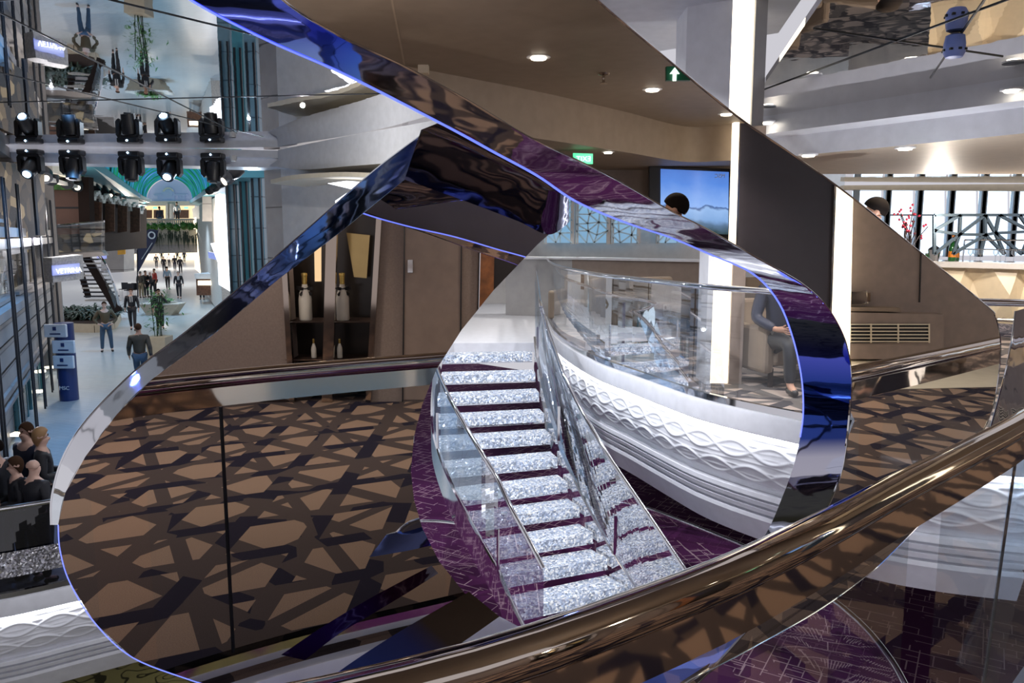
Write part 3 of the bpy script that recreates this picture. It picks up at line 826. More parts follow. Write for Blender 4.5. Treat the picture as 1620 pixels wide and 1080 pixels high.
# ================================================================ floors of the lower deck
edge2_px = [(-260,980),(-120,966),(0,948),(60,936),(110,925),(200,906),(300,885)]
PE = spline([PZ(x, y, ZP) for x, y in edge2_px], 60)
prom = list(PE)+[PZ(520,800,ZP), PZ(655,700,ZP), PZ(660,560,ZP), V((-14,132,ZP)), V((-90,132,ZP)), V((-24,14,ZP))]
floor_poly('floor', prom, ZP, 'promenade_tiles', .1)
purple = [PE[-1], PZ(520,800,ZP), PZ(655,700,ZP), PZ(660,560,ZP), V((2.2,22,ZP)), V((12,22,ZP)), V((12,2,ZP)), V((.6,2,ZP)), V((-1.4,5.4,ZP))]
floor_poly('floor', purple, ZP-.004, 'purple_carpet', .1)
floor_poly('floor', [V((-16,5,0)), V((4,-2,0)), V((4,20,0)), V((-16,20,0))], -5.4, 'squiggle_floor', .1)
tag(MB().box((-14,13.2,-5.3), (1,13.35,-2.75)).build('wall_lower', 'gold_green_wall'), kind='structure')
r = empty('deck_edge_facing', PE[20], 'short stretch of wave-patterned white deck edge at far lower left', 'deck edge')
deck_edge(r, PE, -1, ZP, 300)
r = empty('glass_balustrade', V(PE[20]), 'dark glass balustrade in front of the talking group at lower left', 'balustrade')
balustrade(r, offs(PE, .0), ZP, 1.06, 1.6, 'glass_smoked', .03)
c = offs(PE, -.03)
MB().strip([V((p.x,p.y,ZP+.25)) for p in c], [V((p.x,p.y,ZP+.55)) for p in c]).build('crystal_band', 'crystal_dim', r)

# ================================================================ promenade
def panel(name, px4, Y4, mat, parent=None, th=.15, **kw):
    Y4 = Y4 if isinstance(Y4, (list, tuple)) else [Y4]*4
    pts = [P(x, y, Y) for (x, y), Y in zip(px4, Y4)]
    n_ = (pts[1]-pts[0]).cross(pts[2]-pts[1]).normalized()
    if n_.dot(CAM-pts[0]) > 0: n_ = -n_
    return MB().slab(pts, n_*th).build(name, mat, parent, **kw)
def vert(px, y0, y1, Y):           # a truly vertical edge: x,Y from (px,y1), z range from both
    a = P(px, y1, Y); r = ray(px, y0); b_ = V((a.x, a.y, EYE+r.z/r.y*Y)); return a, b_
def wallq(name, p0, p1, z0, z1, mat, parent=None, th=.15, **kw):
    a, c = V((p0[0], p0[1], z0)), V((p1[0], p1[1], z0)); d = (c-a).cross(V((0,0,1))).normalized()
    if d.dot(a-CAM) < 0: d = -d
    return MB().slab([a, c, V((c.x, c.y, z1)), V((a.x, a.y, z1))], d*th).build(name, mat, parent, **kw)
def zat(py, Y, px=100): r = ray(px, py); return EYE+r.z/r.y*Y

# left facade, from beside the camera to about 19 m
U = V((-.402,.916,0))                      # promenade axis
A0 = V((-6.45,8.0,0)); A1 = V((-14.35,23.9,0))
def onf(t, z=0, out=0):                    # t along the facade, out towards the promenade
    p = A0.lerp(A1, t); n_ = V((.905,.426,0)); q = p+n_*out; q.z = z; return q
fr = empty('shop_facade', onf(.5, ZP), 'grey louvred facade with balconies and dark windows along the left side', 'building')
wallq('wall', A0, A1, ZP, 3.2, 'facade_louvre', fr, .3)
def fbox(name, t0, t1, z0, z1, out, mat, parent=fr, o0=0, **kw):
    a, c = onf(t0, z0, o0), onf(t1, z0, o0); b_ = MB(); nrm = V((.905,.426,0))*(out-o0)
    return b_.slab([a, c, c+nrm, a+nrm], (0,0,z1-z0)).build(name, mat, parent, **kw)
for t0, t1, z0, z1 in ((.05,.30,1.9,3.0), (.36,.62,1.9,3.0), (.68,.97,1.85,3.1), (.10,.30,.35,1.1), (.36,.52,.35,1.15), (.58,.74,.35,1.15), (.80,.95,.35,1.2), (.3,.42,-1.1,-.4)):
    w_ = fbox('window', t0, t1, z0, z1, .02, 'shop_interior')
    fbox('window_sill', t0-.01, t1+.01, z0-.07, z0, .16, 'facade_trim', w_)
    fbox('glass_pane', t0, t1, z0, z1, .05, 'glass_strong', w_, .04)
for t0, t1 in ((.50,.60), (.64,.76), (.80,.95)):
    w_ = fbox('shop_door', t0, t1, ZP, -1.1, .04, 'dark_niche'); fbox('glass_pane', t0, t1, ZP+.05, -1.15, .09, 'glass_strong', w_, .08)
    fbox('door_frame', t0, t0+.008, ZP, -1.1, .1, 'teal_panel', w_); fbox('door_frame', t1-.008, t1, ZP, -1.1, .1, 'teal_panel', w_)
for z, h, o in ((1.55,.18,.40), (.10,.16,.34), (-1.25,.10,.30), (-1.38,.06,.34), (3.15,.2,.3)):
    fbox('cornice', 0, 1.0, z, z+h, o, 'facade_trim')
for z0, z1, o in ((1.35,1.52,.42), (-.28,.06,.30), (-.75,-.35,.26), (-1.15,-.82,.24)):
    fbox('balcony_rail', .0, .98, z0, z1, o, 'facade_louvre', fr, o-.04)
for t in (.12,.22,.36,.48,.60,.72,.84,.95):
    a, c = onf(t, -2.4, .42), onf(t, 2.6, .42); MB().tube([a, c], .022, 8).build('drain_pipe', 'dark_metal', fr, True)
    a, c = onf(t+.015, -2.4, .42), onf(t+.015, 2.6, .42); MB().tube([a, c], .022, 8).build('drain_pipe', 'dark_metal', fr, True)
for i, (t, z) in enumerate(((.45,-2.35), (.72,-2.35), (.78,-2.0), (.95,-2.35))):
    b = MB().box(onf(t, z, .12)-V((.08,.08,.03)), onf(t, z, .12)+V((.08,.08,.03)))
    l = tag(b.build('uplight', 'lamp_strip'), 'small bright uplight at the foot of the left facade', 'lamp', 'uplights along the left facade')
fbox('fascia_end', .985, 1.0, ZP, 3.2, .5, 'facade_trim')

# glazed screen (upper left)
gs = empty('glass_screen', P(40, 370, 18.5), 'tall dark glazed screen at the upper left edge', 'screen')
panel('pane', [(-60,250),(70,262),(72,372),(-60,392)], [14,18.2,18.2,14], 'shop_interior', gs, .1)
for x in (8, 28, 60): 
    a, c = vert(x, 250, 372, 16.5); MB().bar(a, c, .05, .08).build('mullion', 'dark_metal', gs)

# storefront on the upper deck beyond (Y about 24-30), timber cladding
ww = empty('wood_shop_front', P(120, 400, 26), 'upper storefront with dark timber panels and stepped zigzag trim', 'building')
panel('timber_cladding', [(72,300),(135,300),(135,372),(72,372)], 25.5, 'wood_planks', ww, .3)
panel('valance', [(68,278),(128,278),(128,300),(68,300)], 25.2, 'leaf', ww, .2)
panel('corner_post', [(122,280),(140,280),(143,372),(126,372)], 25.2, 'dark_wood', ww, .3)
panel('shop_wall', [(138,300),(232,330),(232,392),(138,400)], [26,36,36,26], 'dark_wood', ww, .3)
for i in range(4):
    x = 146+i*20; panel('timber_panel', [(x,318+i*3),(x+15,320+i*3),(x+15,366),(x,368)], [26.6+i*1.7]*4, 'walnut', ww, .05)
b = MB(); zp = []
for i in range(6):
    x = 138+i*15; y = 300+i*4.4
    zp += [(x,y),(x+3,y),(x+3,y+7),(x+7,y+7),(x+7,y+14),(x+11,y+14),(x+11,y+7),(x+14,y+7)]
for (xa, ya), (xb, yb) in zip(zp, zp[1:]): b.bar(P(xa, ya, 25.5+(xa-138)*.09), P(xb, yb, 25.5+(xb-138)*.09), .12, .12)
b.build('zigzag_trim', 'stone_white', ww)
st_ = empty('stone_pier', P(180, 500, 37), 'pale stone pier beside the upper storefront', 'pillar')
panel('shaft', [(160,322),(196,320),(196,430),(160,432)], 36, 'stone_blocks', st_, 1.0)
panel('cap', [(157,316),(200,314),(200,322),(157,324)], 35.8, 'stone_white', st_, 1.2)
# balcony glass by the storefront
bg = empty('balcony', P(120, 385, 24.5), 'glass-fronted balcony above the shop sign', 'balcony')
panel('slab', [(78,400),(160,396),(166,404),(78,412)], 24, 'facade_trim', bg, .25)
panel('glass_panel', [(78,360),(165,352),(165,398),(78,402)], 24, 'glass_strong', bg, .02)
MB().tube([P(78,358,24), P(165,350,24)], .035, 8).build('handrail', 'chrome', bg, True)
panel('display', [(80,372),(160,368),(160,396),(80,400)], 25, 'shop_interior', bg, .1)

# stage truss with lamps along the left, vault above
tr = empty('lighting_truss', P(150, 310, 26), 'long light-coloured lighting truss running along the left of the vault', 'truss')
MB().bar(P(70,263,20), P(236,318,66), .35, .30).build('beam', 'cream_paint', tr)
MB().bar(P(74,283,20), P(232,325,62), .14, .10).build('lower_beam', 'stone_white', tr)
def can_lamp(px, py, Y, s, label, lit=False):
    c = P(px, py, Y); e = empty('stage_lamp', c, label, 'stage lamp', 'stage lamps along the left truss')
    d = V((.55,-.55,-.6)).normalized()
    MB().lathe(c, [(s*.5,-s*.7),(s*.62,-s*.2),(s*.45,s*.6),(s*.25,s*.75)][::1], 14, 0, -d).build('housing', 'black_plastic', e, True)
    MB().lathe(c+d*s*.7, [(s*.26,0),(s*.24,.02)], 14, 0, d).build('lens', 'lamp_strip' if lit else 'dark_metal', e, True)
    MB().bar(c+V((0,0,s*1.0)), c, s*.12).build('yoke', 'black_plastic', e)
for i, (x, y, Y, lit) in enumerate([(68,273,20,1),(78,277,21,0),(103,284,23,0),(119,290,25,1),(130,293,27,0),(149,297,29,0),(162,300,31,0),(172,304,34,1),(184,308,38,0),(192,310,42,0),(200,311,46,1),(206,313,50,0),(212,315,54,0),(218,316,58,0)]):
    can_lamp(x, y, Y, .34, 'small black stage lamp in the row hanging from the left truss', lit)
for i, (x, y, Y) in enumerate([(374,272,19),(363,282,21),(353,287,23),(342,295,26),(334,300,30)]):
    c = P(x, y, Y); e = empty('stage_lamp', c, 'small black stage lamp in the row on the right side of the vault', 'stage lamp', 'stage lamps right of the vault')
    d = V((-.6,-.6,-.5)).normalized(); s = .25
    MB().lathe(c, [(s*.5,-s*.7),(s*.62,-s*.2),(s*.45,s*.6),(s*.25,s*.75)], 14, 0, -d).build('housing', 'black_plastic', e, True)
    MB().lathe(c+d*s*.7, [(s*.44,0),(s*.42,.02)], 14, 0, d).build('lens', 'lamp_strip' if i == 1 else 'dark_metal', e, True)
# LED vault
def arcrow(l, r_, h, n=28):
    return [l.lerp(r_, .5)+(r_-l)*(-.5*math.cos(PI*k/n))+V((0,0,h*math.sin(PI*k/n))) for k in range(n+1)]
na, fa_ = arcrow(P(128,250,23), P(388,268,23), P(0,0,23).z-P(0,130,23).z), arcrow(P(232,317,72), P(304,315,72), zat(283,72)-zat(317,72))
v = MB(); R_ = [[a.lerp(b_, (j/12)) for a, b_ in zip(na, fa_)] for j in range(13)]
vs = [p for R in R_ for p in R]; fs = []; uvs = []
for j in range(12):
    for k in range(28):
        fs.append((j*29+k, j*29+k+1, (j+1)*29+k+1, (j+1)*29+k)); uvs.append([(k/28, j/12), ((k+1)/28, j/12), ((k+1)/28, (j+1)/12), (k/28, (j+1)/12)])
v.add(vs, fs, 0, uvs); o = v.build('led_vault', 'led_vault', None, True)
tag(o, 'barrel-vaulted screen ceiling glowing blue and green over the promenade', 'screen ceiling')
for (p1, p2, q1, q2), lab in ((((100,252),(146,250),(236,318),(222,326)), 'teal cornice along the left foot of the glowing vault'), (((372,266),(420,266),(318,324),(300,317)), 'teal cornice along the right foot of the glowing vault')):
    pts = [P(*p1,22), P(*p2,22.5), P(*q1,70), P(*q2,68)]
    tag(MB().slab(pts, (0,0,-.25)).build('cornice', 'teal_panel'), lab, 'cornice')
b = MB()
for k in range(9):
    t = k/9; b.bar(P(132,250,22).lerp(P(234,319,70), t), P(132,250,22).lerp(P(234,319,70), t+.1), .18, .25)
tag(b.build('cornice_rail', 'dark_metal'), 'dark rail under the left edge of the vault', 'rail')
# far end wall: lunette, clock, balustrade
fe = empty('end_wall', P(268, 400, 73), 'far end wall with blue-lit lunette, clock and white balustrade', 'building')
lun = [P(232,318,72.6)]+[P(268-36*math.cos(PI*k/24), 318-35*math.sin(PI*k/24), 72.6) for k in range(1, 24)]+[P(304,318,72.6)]
MB().slab(lun, (0,.3,0)).build('lunette', 'clock_face', fe)
ck = MB().lathe(P(267,306,72.3), [(.55,0),(.55,.1),(.42,.14)], 28, 0, V((0,-1,0))).build('clock', 'white_paint', fe, True)
MB().lathe(P(267,306,72.1), [(.38,0),(.38,.06)], 28, 0, V((0,-1,0))).build('clock_dial', 'clock_face', ck, True)
b = MB()
for k in range(4): b.box(P(250+k*2.6,315,72.2)-V((.05,.02,0)), P(250+k*2.6,309,72.2)+V((.03,.02,0)))
for k in range(5): b.box(P(282+k*2.4,315,72.2)-V((.05,.02,0)), P(282+k*2.4,309,72.2)+V((.03,.02,0)))
b.bar(P(244,308,72.2), P(258,308,72.2), .2, .12); b.bar(P(276,308,72.2), P(296,308,72.2), .2, .12); b.bar(P(244,317,72.1), P(296,317,72.1), .2, .14)
b.box(P(258,317,72.2)-V((.05,.05,0)), P(276,303,72.2)); b.build('balustrade', 'clock_face', fe)
panel('frieze', [(196,318),(306,318),(306,325),(196,325)], 71, 'stone_white', fe, .6)
panel('lit_gallery', [(196,325),(306,325),(306,352),(196,352)], 72, 'gold_lit', fe, .3)
for x in (200,207,215,262,268): panel('column', [(x,322),(x+3.5,322),(x+3.5,352),(x,352)], 70, 'stone_white', fe, .5)
for x0, x1 in ((224,240),(243,258),(275,298)): panel('gallery_opening', [(x0,332),(x1,332),(x1,345),(x0,345)], 71.5, 'walnut', fe, .1)
for x in (245, 294): 
    tag(panel('exit_sign', [(x-3,327),(x+3,327),(x+3,330),(x-3,330)], 70, 'exit_green', None, .1), 'tiny green exit sign on the far gallery', 'sign', 'exit signs on the far gallery')
# bridge with planters and white rail
br = empty('bridge', P(262, 395, 58), 'planted footbridge with white balustrade crossing the far promenade', 'bridge')
panel('deck', [(196,362),(322,362),(322,390),(196,390)], 58, 'stone_white', br, 3)
panel('fascia', [(196,388),(322,386),(322,399),(196,402)], 57.5, 'facade_grey', br, .3)
b = MB()
for k in range(34): x = 202+k*3.1; b.bar(P(x,360,57.8), P(x,348,57.8), .09)
b.bar(P(198,347,57.8), P(308,347,57.8), .18, .12); b.build('balustrade', 'stone_white', br)
random.seed(3)
for i in range(11):
    x = 198+i*11.6; c = P(x, 358+random.uniform(-1,2), 56.5)
    pl_ = empty('shrub', c, 'clipped round shrub in the row along the bridge planter', 'shrub', 'shrubs on the bridge')
    b = MB()
    for k in range(70):
        a = V((random.gauss(0,1), random.gauss(0,1), random.gauss(0,1))).normalized()*random.uniform(.2,.34); s = .08
        t = a.cross(V((.3,.5,.8))).normalized()*s; u = a.cross(t).normalized()*s*.6; b.add([c+a-t-u, c+a+t-u, c+a+t*1.2+u, c+a-t+u], [(0,1,2,3)])
    b.ball(c, .24, 10); b.build('foliage', 'leaf', pl_)
for i in range(5):
    x = 206+i*25; c = P(x, 372, 56.8); b = MB()
    for k in range(60):
        p = c+V((random.uniform(-.75,.75), random.uniform(-.2,.1), random.uniform(-.3,.35))); L = random.uniform(.3,1.0)
        b.add([p, p+V((.07,0,0)), p+V((.04,0,-L))], [(0,1,2)])
    tag(b.build('trailing_plant', 'leaf_dark'), 'trailing green plant hanging over the bridge edge', 'plant', 'trailing plants on the bridge')
panel('far_shops', [(190,380),(330,380),(330,432),(190,432)], 128, 'shop_lit', fe, .5)
# right side of the promenade
rs = empty('storefront_building', P(345, 480, 52), 'bright shop front on the right of the promenade', 'building')
panel('wall', [(304,330),(345,310),(352,500),(318,455)], [62,40,40,56], 'stone_white', rs, .4)
panel('lit_window', [(306,345),(322,340),(326,440),(308,425)], [60,52,52,60], 'shop_lit', rs, .05)
panel('lit_panel', [(340,309),(364,308),(366,462),(346,450)], [38,36,36,38], 'strip_cool', rs, .3)
panel('upper_wall', [(320,300),(342,296),(342,350),(320,350)], 44, 'stone_blocks', rs, .4)
panel('slanted_brace', [(333,385),(338,384),(358,424),(358,450)], 35, 'strip_cool', rs, .2)
kk = empty('kiosk', P(332, 466, 47), 'dark wood kiosk counter with a lit white front on the right', 'kiosk')
panel('counter_body', [(310,440),(354,440),(356,467),(311,467)], 47, 'walnut', kk, 2)
panel('counter_top', [(307,433),(357,433),(355,441),(309,441)], 46.6, 'totem_white', kk, 2.6)
panel('lit_front', [(313,444),(350,444),(350,451),(313,451)], 46.5, 'lamp_strip', kk, .1)
sg = empty('shop_sign', P(338,405,40), 'slanted blue neon shop sign right of the promenade', 'sign')
panel('sign_board', [(329,398),(346,402),(346,412),(330,408)], 40, 'sign_back', sg, .15)
# tall glass columns and stone pilaster on the right
for i, (x0, x1, y0, y1, Y, m, lab) in enumerate([(366,384,262,500,27,'column_blue','tall blue-grey glass pier, nearest the lit shop front'), (386,402,260,480,25,'teal_panel','narrow teal mirrored pier between two blue-grey piers'), (404,422,258,470,23,'column_blue','blue-grey glass pier next to the pale stone pilaster')]):
    r = empty('glass_pier', P((x0+x1)/2, y1, Y), lab, 'pillar')
    a = P(x0, y1, Y); c = P(x1, y1, Y); zz = zat(y0, Y)
    wallq('shaft', a, c, ZP, zz, m, r, .4); 
    for x in (x0+3, x1-4): a2, b2 = vert(x, y0, y1, Y-.1); MB().bar(a2, b2, .06).build('mullion', 'dark_metal', r)
pi = empty('stone_pilaster', P(436, 440, 17), 'pale jointed stone pilaster right of the glass piers', 'pillar')
a, c = P(424,420,17.5), P(451,420,17.0); wallq('shaft', a, c, ZP, 3.3, 'stone_blocks', pi, .5)
tag(wallq('wall_right', P(450,420,17.0), P(640,400,15.5), ZP, 3.3, 'white_paint', None, .2), kind='structure')

# cross beam carrying the moving heads, widening into the curved white soffit
bm_ = empty('soffit_beam', P(200, 250, 16.3), 'long pale soffit beam carrying the row of moving-head lights', 'beam')
top = [P(-200,219,16), P(0,228,16.3), P(240,233,16.4), P(440,238,16.5), P(470,233,16)]
bot = [P(-200,243,16), P(0,250,16.3), P(240,256,16.4), P(425,262,16.5), P(450,262,16)]
b = MB().strip(top, [p+V((0,0,-.15)) for p in top]); t2 = [p+V((0,.0,-.15)) for p in top]; t3 = [p+V((0,.15,-.16)) for p in top]; t4 = [p+V((0,.15,-.34)) for p in top]; t5 = [p+V((0,1.0,-.34)) for p in top]; t6 = [p+V((0,1.0,0)) for p in top]
for A_, B_ in ((t2,t3),(t3,t4),(t4,t5),(t5,t6)): b.strip(A_, B_)
b.build('casing', 'white_lacquer', bm_)
so = empty('curved_soffit', P(540, 240, 13.5), 'pale curved soffit running from the beam to the blue ribbon', 'soffit')
top = spline([P(440,237,16.4), P(480,229,15.6), P(560,213,14.2), P(640,199,12.9), P(720,185,11.6), P(800,170,10.5)], 30)
mid = spline([P(440,252,16.4), P(480,250,15.6), P(560,240,14.2), P(640,228,12.9), P(720,216,11.6), P(800,205,10.5)], 30)
low = spline([P(426,262,16.5), P(480,268,15.6), P(560,262,14.2), P(640,256,12.9), P(720,248,11.6), P(800,240,10.5)], 30)
und = [p+V((.6,1.6,0)) for p in low]
b = MB().strip(top, mid); b.strip(mid, low); b.strip(low, und); b.build('casing', 'white_lacquer', so, True)
so2 = empty('curved_soffit', P(500, 285, 14), 'lower curved cream ledge under the pale soffit', 'soffit')
low2 = spline([P(428,284,15.6), P(470,276,14.8), P(540,272,14), P(600,274,13)], 20)
b = MB().strip(low2, [p+V((0,0,-.08)) for p in low2]); b.strip([p+V((0,0,-.08)) for p in low2], [p+V((.5,1.6,-.08)) for p in low2]); b.strip(low2, [p+V((.3,1.6,0)) for p in low2]); b.build('ledge', 'cream_paint', so2, True)
wp = empty('lit_cove', P(545, 290, 14.5), 'curved backlit white cove on the wall behind the blue ribbon', 'cove light')
MB().slab([P(518,290,14.6), P(548,286,14.6), P(600,290,14.6), P(600,330,14.6), P(560,300,14.6)], (0,.1,0)).build('light_panel', 'strip_cool', wp)
MB().slab([P(530,318,14.5), P(556,300,14.5), P(575,312,14.5), P(552,332,14.5), P(532,326,14.5)], (0,.1,0)).build('light_panel', 'strip_cool', wp)
def moving_head(px, py, Y, lit, label):
    c = P(px, py, Y); e = empty('moving_head_light', c, label, 'stage light', None if lit else 'unlit moving-head lights')
    MB().box(c+V((-.22,-.13,-.09)), c+V((.22,.13,.02))).build('base', 'black_plastic', e, bevel=.03)
    MB().lathe(c+V((0,-.14,-.02)), [(.018,0),(.015,.015)], 10, 0, V((0,-1,0))).build('indicator', 'lamp_blue', e, True)
    b = MB().box(c+V((-.2,-.09,-.13)), c+V((.2,.05,-.08)))
    for s in (-1, 1): b.slab([c+V((s*.20,-.09,-.08)), c+V((s*.24,-.09,-.14)), c+V((s*.24,-.08,-.40)), c+V((s*.18,-.07,-.47)), c+V((s*.15,-.07,-.44)), c+V((s*.17,-.09,-.15))], (0,.14,0))
    b.build('yoke', 'black_plastic', e)
    d = V((0,-.75,-.66)).normalized() if lit else V((0,-.18,-.98)).normalized(); h = c+V((0,0,-.32))
    hd = MB().lathe(h-d*.18, [(.08,0),(.15,.03),(.16,.2),(.135,.30),(.13,.42)], 20, 0, d).build('head', 'black_plastic', e, True)
    MB().lathe(h+d*.245, [(.075,0),(.07,.02)], 20, 0, d).build('lens', 'lamp_blue' if lit else 'dark_metal', hd, True)
for i, (x, y, Y, lit, lab) in enumerate([(48,238,16.1,1,'lit blue-white moving-head light, leftmost under the beam'), (114,239,16.2,0,'unlit black moving-head light under the beam'), (207,241,16.25,0,'unlit black moving-head light under the beam'), (268,243,16.3,1,'lit blue-white moving-head light in front of the vault'), (337,244,16.35,0,'unlit black moving-head light under the beam')]):
    moving_head(x, y, Y, lit, lab)
e = tag(MB().lathe(P(369,246,16.1), [(.07,0),(.07,-.06),(.05,-.11)], 14).build('smoke_detector', 'white_paint', None, True), 'small white dome detector at the right end of the beam', 'detector')

# mirror ceiling over the promenade end of the well
mc = [P(-300,213,16), PZ(0,228,3.35), PZ(240,233,3.35), PZ(440,237,3.35), PZ(560,213,3.35), PZ(700,188,3.35), PZ(800,168,3.35)]
zc = 3.35
mc = [V((p.x, p.y, zc)) for p in mc]+[V((.0,6,zc)), V((-.2,1.6,zc)), V((-4,-.5,zc)), V((-12,1,zc))]
MB_ = MB().slab(mc, (0,0,.05)).build('ceiling', 'mirror_ceiling'); tag(MB_, kind='structure')
b = MB()
for a, c in (((-7,1.5),(-4.5,14.5)), ((-3.5,.5),(-4.8,14)), ((-8,7.2),(.2,5.2)), ((-8.5,11),(-.6,10)), ((-6,2),(-.8,9.3))):
    b.bar(V((*a, zc-.004)), V((*c, zc-.004)), .012, .006)
tag(b.build('trim_1', 'dark_metal'), kind='structure')

# shop sign VETRINA, totem, banner, planters
sg = empty('shop_sign', P(110, 425, 19.5), 'cream hanging box sign with blue lit lettering VETRINA', 'sign')
panel('sign_box', [(82,408),(131,403),(133,441),(84,447)], [18.9,19.6,19.6,18.9], 'stone_white', sg, .35)
panel('sign_panel', [(82,420),(126,416),(127,432),(83,436)], [18.8,19.4,19.4,18.8], 'sign_back', sg, .02)
o_ = P(89, 433, 18.78); text('lettering', 'VETRINA', .165, 'sign_letters', sg, o_, P(125,430,19.3)-o_, (0,0,1))
tx = empty('shop_sign', P(160, 402, 33), 'small blue neon sign under the open stair landing', 'sign')
panel('sign_board', [(153,404),(166,401),(166,409),(153,411)], 33, 'sign_back', tx, .15)

tag(panel('notice_board', [(186,393),(198,391),(198,402),(186,403)], 34, 'yellow_sign', None, .05), 'small yellow notice board by the stone pier', 'sign')
te = empty('information_totem', PZ(110, 632, ZP), 'dark blue cylindrical information totem with three white direction boards', 'totem')
c0 = PZ(110, 632, ZP)
MB().lathe(c0, [(.22,0),(.22,1.95)], 32).build('column', 'totem_blue', te, True)
for z, w, off in ((1.62,.50,-.10), (1.22,.50,.07), (.84,.46,.02)):
    t = MB().box(c0+V((-w+off+.25, -.27, z)), c0+V((off+.30, -.19, z+.32))).build('direction_board', 'totem_white', te, bevel=.02)
    MB().box(c0+V((off-.02, -.285, z+.17)), c0+V((off+.06, -.27, z+.26))).build('pictogram', 'totem_blue', t)
    MB().box(c0+V((off-.10, -.285, z+.07)), c0+V((off+.16, -.27, z+.10))).build('text_line', 'totem_blue', t)
text('lettering', 'MSC', .13, 'totem_white', te, c0+V((-.10,-.235,.30)), (1,0,0), (0,0,1))
bn = empty('feather_banner', P(222, 470, 50), 'dark blue leaf-shaped banner with white ring emblem', 'banner')
MB().slab([P(218,430,50), P(217,395,50), P(222,372,50), P(236,362,50), P(250,364,50), P(246,382,50), P(232,405,50)], (0,.08,0)).build('cloth', 'banner_blue', bn)
MB().tube([P(240,372,49.9)+V((.20*math.cos(a), 0, .20*math.sin(a))) for a in [k*PI/12 for k in range(25)]], .045, 6).build('ring_emblem', 'totem_white', bn, True)
MB().bar(P(224,410,49.9), P(241,384,49.9), .07, .02).build('lettering_line', 'totem_white', bn)
MB().tube([P(218,470,50), P(217,395,50)], .04, 6).build('pole', 'dark_metal', bn, True)

# open stair on the left of the promenade
os_ = empty('staircase', PZ(165, 480, ZP), 'dark open-riser staircase climbing left from the promenade', 'staircase')
for k in range(13):
    y = 474-k*6.5; x0 = 134-k*1.6; x1 = 186-k*3.2; Y = 31-k*.12
    panel('tread', [(x0,y),(x1,y),(x1,y+2.4),(x0,y+2.4)], Y, 'stone_white' if k % 3 == 0 else 'dark_metal', os_, .3)
MB().bar(P(130,395,30), P(188,492,30.5), .30, .12, V((0,1,0))).build('stringer', 'dark_wood', os_)
MB().bar(P(118,398,30.4), P(140,470,31), .2, .1, V((0,1,0))).build('stringer', 'dark_wood', os_)
MB().tube(spline([P(134,372,30), P(150,395,30), P(168,420,30), P(182,455,30.2), P(189,488,30.5)], 20), .05, 8).build('handrail', 'chrome', os_, True)
MB().strip(spline([P(134,374,30), P(150,397,30), P(168,422,30), P(182,457,30.2), P(188,488,30.5)], 20), spline([P(136,398,30), P(150,418,30), P(165,445,30), P(176,472,30.2), P(184,494,30.5)], 20)).build('glass_panel', 'glass_strong', os_)

def leafclump(c, n, rad, L, w, seed, droop=.3, upb=.6):
    random.seed(seed); b = MB()
    for k in range(n):
        a = random.uniform(0, 2*PI); e_ = random.uniform(.15, 1)*upb; d = V((math.cos(a), math.sin(a), e_)).normalized()
        p = c+V((random.uniform(-rad,rad), random.uniform(-rad,rad), random.uniform(0,rad*.3))); l = L*random.uniform(.6,1.2)
        t = d.cross(V((0,0,1))).normalized()*w
        m_ = p+d*l*.55; e2 = p+d*l+V((0,0,-droop*l))
        b.add([p-t*.3, p+t*.3, m_+t, m_-t, e2], [(0,1,2,3),(3,2,4)])
    return b
bd = empty('planting_bed', PZ(150, 524, ZP), 'low planting bed of dark spiky bushes with a pale stone kerb', 'planter')
kb = [PZ(88,524,ZP), PZ(150,526,ZP), PZ(182,520,ZP), PZ(192,506,ZP)]
MB().strip(spline(kb, 20), [up(p, .38) for p in spline(kb, 20)]).build('kerb', 'planter_stone', bd)
MB().slab([up(p, .30) for p in kb]+[up(PZ(100,498,ZP), .3)], (0,0,-.3)).build('soil', 'dark_wood', bd)
for i, (x, y) in enumerate([(105,512),(125,514),(145,514),(165,510),(180,505),(115,505),(140,504)]):
    c = up(PZ(x, y, ZP), .3); tag(leafclump(c, 110, .45, 1.0, .045, 40+i).build('spiky_bush', 'leaf_dark'), 'dark spiky bush growing in the bed below the open stair', 'bush', 'dark bushes in the planting bed')
bt = empty('boat_planter', PZ(252, 498, ZP), 'cream boat-shaped stone planter in the middle of the promenade', 'planter')
c = PZ(252, 499, ZP)
MB().slab([c+V((-.65,0,0)), c+V((.6,0,0)), c+V((1.0,0,.55)), c+V((-1.0,0,.55))], (0,.9,0)).build('body', 'planter_stone', bt)
MB().slab([c+V((-1.02,-.03,.55)), c+V((1.02,-.03,.55)), c+V((1.02,.95,.55)), c+V((-1.02,.95,.55))], (0,0,.05)).build('rim', 'stone_white', bt)
tag(leafclump(c+V((0,.4,.6)), 70, .3, .7, .05, 5).build('leafy_plant', 'leaf'), 'leafy green plant growing in the boat-shaped planter', 'plant')
bp = empty('potted_bamboo', PZ(251, 565, ZP), 'tall bright green bamboo in a pale square tub', 'plant')
c = PZ(254, 566, ZP)
MB().slab([c+V((-.30,-.3,0)), c+V((.30,-.3,0)), c+V((.34,-.34,.75)), c+V((-.34,-.34,.75))], (0,.64,0)).build('tub', 'planter_stone', bp, bevel=.02)
b = MB()
for i in range(6): b.tube([c+V((random.uniform(-.12,.12), random.uniform(-.1,.1), .7)), c+V((random.uniform(-.25,.25), random.uniform(-.15,.15), 2.1))], .014, 6)
b.build('stems', 'leaf_dark', bp)
random.seed(9); b = MB()
for k in range(260):
    p = c+V((random.gauss(0,.2), random.gauss(0,.18), random.uniform(.95,2.3))); d = V((random.gauss(0,1), random.gauss(0,1), random.uniform(-.5,.6))).normalized()*.2; t = d.cross(V((0,0,1))).normalized()*.03
    b.add([p, p+d*.5+t, p+d, p+d*.5-t], [(0,1,2,3)])
b.build('leaves', 'leaf', bp)
